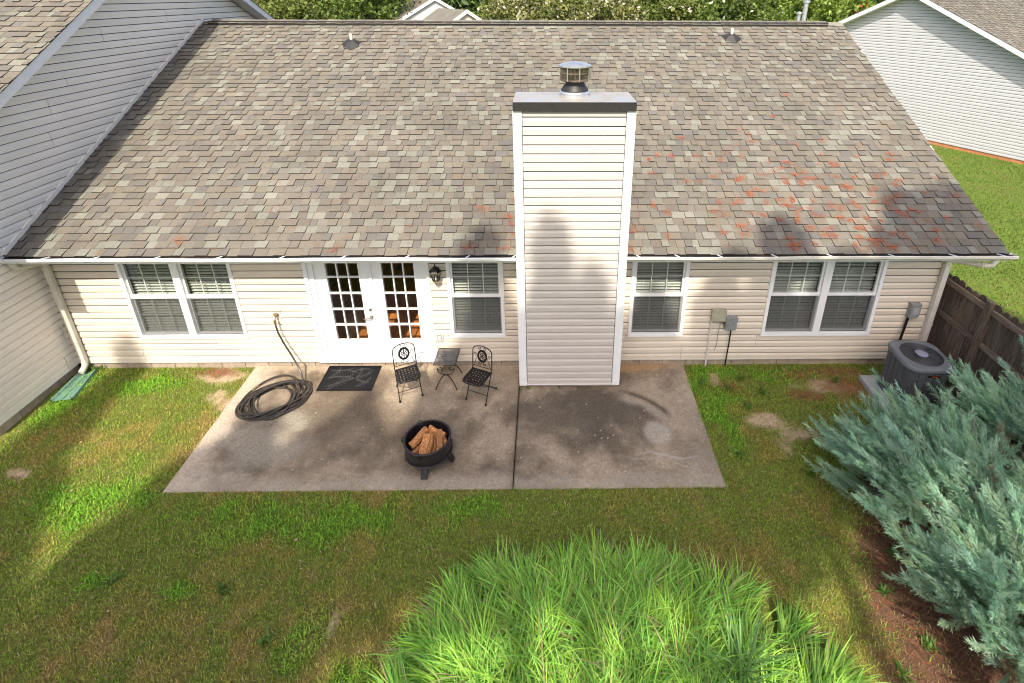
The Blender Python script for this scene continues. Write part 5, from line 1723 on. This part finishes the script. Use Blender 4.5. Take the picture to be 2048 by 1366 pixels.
# ------------------------------------------------------------------ junipers
def frond_proto(seed):
    """feathery plume: axis along +x, unit length; returns verts, faces, shade"""
    q = np.random.default_rng(seed)
    V = []; F = []; S = []
    def sliver(p, d, L, w, s):
        d = d / (np.linalg.norm(d) + 1e-9)
        side = np.cross(d, q.normal(size=3)); side /= np.linalg.norm(side) + 1e-9
        n = len(V)
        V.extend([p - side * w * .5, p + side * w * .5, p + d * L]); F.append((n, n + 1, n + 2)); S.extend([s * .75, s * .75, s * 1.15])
    def ax(t): return np.array([t, .07 * math.sin(2.5 * t + seed * 1.7), .16 * t * t - .03 * math.sin(5 * t)])
    nb = 30
    for i in range(nb):
        t = .04 + .96 * i / nb
        p = ax(t)
        L = .20 * math.sin(math.pi * min(1, .25 + .62 * (1 - t))) * (1.05 - .6 * t) + .05
        for s in (-1, 1):
            a = q.uniform(.32, .70) * s
            roll = q.uniform(-1.2, 1.2)
            d = np.array([math.cos(a), math.sin(a) * math.cos(roll), math.sin(abs(a)) * math.sin(roll) + .15])
            LL = L * q.uniform(.6, 1.35)
            sliver(p, d, LL, .013, .95)
            for k in range(5):
                tt = .12 + .8 * k / 5
                pp = p + d * LL * tt
                s2 = 1 if k % 2 else -1
                dd = d + q.normal(size=3) * .22 + s2 * .42 * np.cross(d, np.array([0, 0, 1.]))
                sliver(pp, dd, LL * .48 * (1.1 - .5 * tt), .012, q.uniform(.85, 1.2))
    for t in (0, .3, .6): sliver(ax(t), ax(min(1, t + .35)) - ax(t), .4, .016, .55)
    for k in range(4): sliver(ax(.9), np.array([1, q.uniform(-.25, .25), .25 + q.uniform(-.15, .2)]), q.uniform(.12, .24), .012, 1.3)
    return np.array(V), np.array(F), np.array(S)
PROTO = [frond_proto(s) for s in range(7)]
def juniper(name, x, y, rx, ry, h, n, sweep, seed, label):
    q = np.random.default_rng(seed)
    j = empty(name, (x, y, -.08)); tag(j, label, 'shrub', 'blue green junipers')
    VV = []; FF = []; CC = []; off = 0
    br = MB()
    # main limbs first; sprays sit along them so the crown breaks into plumes with gaps between
    nl = max(10, n // 26)
    for l in range(nl):
        th = 2 * math.pi * (l + q.uniform(-.4, .4)) / nl * 3.0; ph = q.uniform(.12, 1.25)
        d = np.array([math.cos(th) * math.cos(ph), math.sin(th) * math.cos(ph), math.sin(ph)])
        d = d + np.array(sweep) * .30; d /= np.linalg.norm(d)
        Lm = q.uniform(.80, 1.12)
        tip = d * np.array([rx, ry, h]) * Lm; tip[2] = max(tip[2], .15)
        mid_ = tip * .55 + np.array([0, 0, .10 * h])
        br.tube([(0, 0, .05), tuple(tip * .28 + np.array([0, 0, .06])), tuple(mid_), tuple(tip)], [.024, .018, .012, .004], 5)
        tone = q.uniform(.78, 1.18)
        for k in range(n // nl):
            t = q.uniform(.30, 1.0) ** .8
            p = (mid_ * (t / .55) if t < .55 else mid_ + (tip - mid_) * ((t - .55) / .45)) + q.normal(size=3) * np.array([.10, .10, .07])
            p[2] = max(.07, p[2])
            dr = d * np.array([.75, .75, .35]) + np.array(sweep) * .75 + np.array([0, 0, .22]) + q.normal(size=3) * .24
            dr /= np.linalg.norm(dr)
            L = q.uniform(.26, .58) * (1.25 if q.random() < .08 else 1)
            up = np.array([0, 0, 1.]) + q.normal(size=3) * .35
            sd = np.cross(up, dr); sd /= np.linalg.norm(sd); up = np.cross(dr, sd)
            V0, F0, S0 = PROTO[q.integers(0, 7)]
            B = np.stack([dr, sd * q.uniform(.8, 1.2) * (1 if q.random() < .5 else -1), up], 0)
            VV.append(V0 @ B * L + p); FF.append(F0 + off); off += len(V0)
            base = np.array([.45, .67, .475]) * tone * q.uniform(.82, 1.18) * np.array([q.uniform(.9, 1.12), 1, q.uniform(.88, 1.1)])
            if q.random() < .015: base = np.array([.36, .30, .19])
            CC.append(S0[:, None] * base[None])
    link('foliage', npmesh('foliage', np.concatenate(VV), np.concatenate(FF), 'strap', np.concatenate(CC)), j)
    br.build('branch', 'twig', j)
    return j
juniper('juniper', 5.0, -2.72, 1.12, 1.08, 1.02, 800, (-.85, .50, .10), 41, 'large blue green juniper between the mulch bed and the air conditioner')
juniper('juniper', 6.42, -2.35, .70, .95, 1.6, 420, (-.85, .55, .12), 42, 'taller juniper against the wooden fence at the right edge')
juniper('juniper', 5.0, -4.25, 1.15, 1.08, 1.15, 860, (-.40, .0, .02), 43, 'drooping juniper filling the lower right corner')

# ------------------------------------------------------------------ pine needles on the roof and in the beds
def needles(places, name, label, on_roof):
    q = np.random.default_rng(9)
    VV = []; FF = []; CC = []; off = 0
    for (x, u, sx, su, n, red) in places:
        px = x + q.normal(0, sx, n); pu = u + q.normal(0, su, n)
        a = q.uniform(0, 6.283, n); L = q.uniform(.04, .12, n); w = q.uniform(.0025, .0045, n)
        cu = q.normal(0, .5, n)
        hz_ = q.uniform(.02, .034, n)
        pts = []
        for (tt, ww) in ((-.5, .4), (-.5, -.4), (0., .5), (0., -.5), (.5, .2), (.5, -.2)):
            aa = a + cu * tt
            lx = px + np.cos(aa) * L * tt - np.sin(aa) * w * ww; lu = pu + np.sin(aa) * L * tt + np.cos(aa) * w * ww
            if on_roof:
                Y = EY + (lu - .02) * math.cos(ANG) - hz_ * math.sin(ANG); Z = EZ + (lu - .02) * math.sin(ANG) + hz_ * math.cos(ANG)
                pts.append(np.stack([lx, Y, Z], -1))
            else:
                pts.append(np.stack([lx, lu, gz(lx, lu) + hz_ * .8], -1))
        V = np.stack(pts, 1)
        b0 = np.arange(n)[:, None] * 6 + off
        F = np.concatenate([b0 + np.array([[0, 1, 3, 2]]), b0 + np.array([[2, 3, 5, 4]])], 0)
        c = np.where((q.random(n) < red)[:, None], np.array([.40, .105, .045]), np.array([.22, .13, .075])) * q.uniform(.7, 1.25, (n, 1))
        VV.append(V.reshape(-1, 3)); FF.append(F); CC.append(np.repeat(c, 6, 0)); off += 6 * n
    o = link(name, npmesh(name, np.concatenate(VV), np.concatenate(FF), 'needle', np.concatenate(CC)))
    tag(o, label, 'pine needles', None, 'stuff')
q = random.Random(31)
pl_ = []
for i in range(190):      # dense red tufts on the right half of the roof
    x = q.gauss(4.5, 1.15); u = abs(q.gauss(.9, .95)) + .05
    if 1.3 < x < 6.9: pl_.append((x, u, q.uniform(.015, .055), q.uniform(.012, .04), q.randint(7, 26), .7))
for i in range(150):     # loose scatter everywhere lower down
    pl_.append((q.uniform(-7.3, 6.8), abs(q.gauss(0, 1.3)) + .05, .09, .07, q.randint(2, 7), .25))
for (x, u) in ((-.48, .36), (-.6, .12), (-.55, .75), (-.5, .6), (1.28, .1), (-1.2, .15), (-3.2, .12), (-5.6, .3), (1.35, .5), (-1.0, .9), (-.45, 1.1)):
    pl_.append((x, u, .06, .05, 34, .8))
pl_ = [p for p in pl_ if not (-.43 < p[0] < 1.18 and p[1] < .75)]
needles(pl_, 'roof_pine_needles', 'rust red pine needles scattered on the lower right of the roof', True)
gl_ = []
for (cx_, cy_, a, b_) in ELL['needle']:
    for k in range(int(110 * a)): gl_.append((cx_ + q.gauss(0, a * .45), cy_ + q.gauss(0, b_ * .5), .06, .05, 5, .35))
for k in range(560):
    y = q.uniform(-4.9, -.6); x = float(MULCH_X(y)) + q.uniform(-.1, 1.2)
    gl_.append((x, y, .09, .09, 9, .12))
gl_ = [g for g in gl_ if g[1] < -.03]
needles(gl_, 'bed_pine_needles', 'rust brown pine needles on the bed beside the junipers', False)
# broad weeds scattered over lawn and bed
q = np.random.default_rng(14)
wx_, wy_, wc_ = [], [], []
W_ = [(3.3, -.35), (3.0, -.6), (3.2, -1.0), (2.6, -.5), (4.1, -3.3), (3.75, -3.7), (3.9, -4.2), (3.5, -4.45), (6.35, -.75), (6.45, -1.05), (-2.9, -4.1), (-3.6, -3.6), (-4.9, -3.5), (4.9, -.42), (-.42, -.62), (-.3, -.58), (.2, -.585), (-7.75, -.05), (-7.9, -.1),
      (3.6, -2.2), (2.75, -1.9), (6.3, -1.3), (3.55, -.7)]
VV = []; FF = []; CC = []; off = 0
for i, (x, y) in enumerate(W_):
    n = 34
    az = q.uniform(0, 6.283, n); s = .45 if -5 < x < 2.4 and y > -2.4 else 1
    ox_ = x + q.normal(0, .03 * s, n); oy_ = y + q.normal(0, .03 * s, n)
    V, F, c = strap_leaves(ox_, oy_, gz(ox_, oy_) + (.02 if s < 1 else 0), np.cos(az), np.sin(az), q.uniform(.05, .13, n) * s, q.uniform(.014, .026, n) * s, (q.uniform(.2, 1.2, n), q.uniform(.4, 1.2, n)), np.array([.10, .20, .03]) * q.uniform(.7, 1.3, (n, 1)), 3)
    VV.append(V); FF.append(F + off); CC.append(c); off += len(V)
tag(link('weeds', npmesh('weeds', np.concatenate(VV), np.concatenate(FF), 'leaf', np.concatenate(CC))), 'small broad leaved weeds dotted over lawn and bed', 'weeds', None, 'stuff')
# a little dry leaf litter on lawn and patio
q = np.random.default_rng(23); n = 150
lx = q.uniform(-7.8, 4.5, n); ly = q.uniform(-5.2, -.1, n)
onp = (lx > PXL) & (lx < PXR) & (ly > PYF)
keep = ~onp | (q.random(n) < .5)
lx, ly, onp = lx[keep], ly[keep], onp[keep]; n = len(lx)
P = np.stack([lx, ly, np.where(onp, -.068 * ly / PYF + .012, gz(lx, ly) + .035)], -1)
V, F, cc = leaf_cards(P, q.uniform(.025, .06, n), np.array([.42, .32, .18]) * q.uniform(.5, 1.3, (n, 1)), 24)
V = P.repeat(4, 0) + (V - P.repeat(4, 0)) * np.array([1, 1, .25])
tag(link('leaf_litter', npmesh('leaf_litter', V, F, 'leaf', cc)), 'dry leaf litter scattered over lawn and patio', 'leaves', None, 'stuff')
bpy.context.view_layer.update()
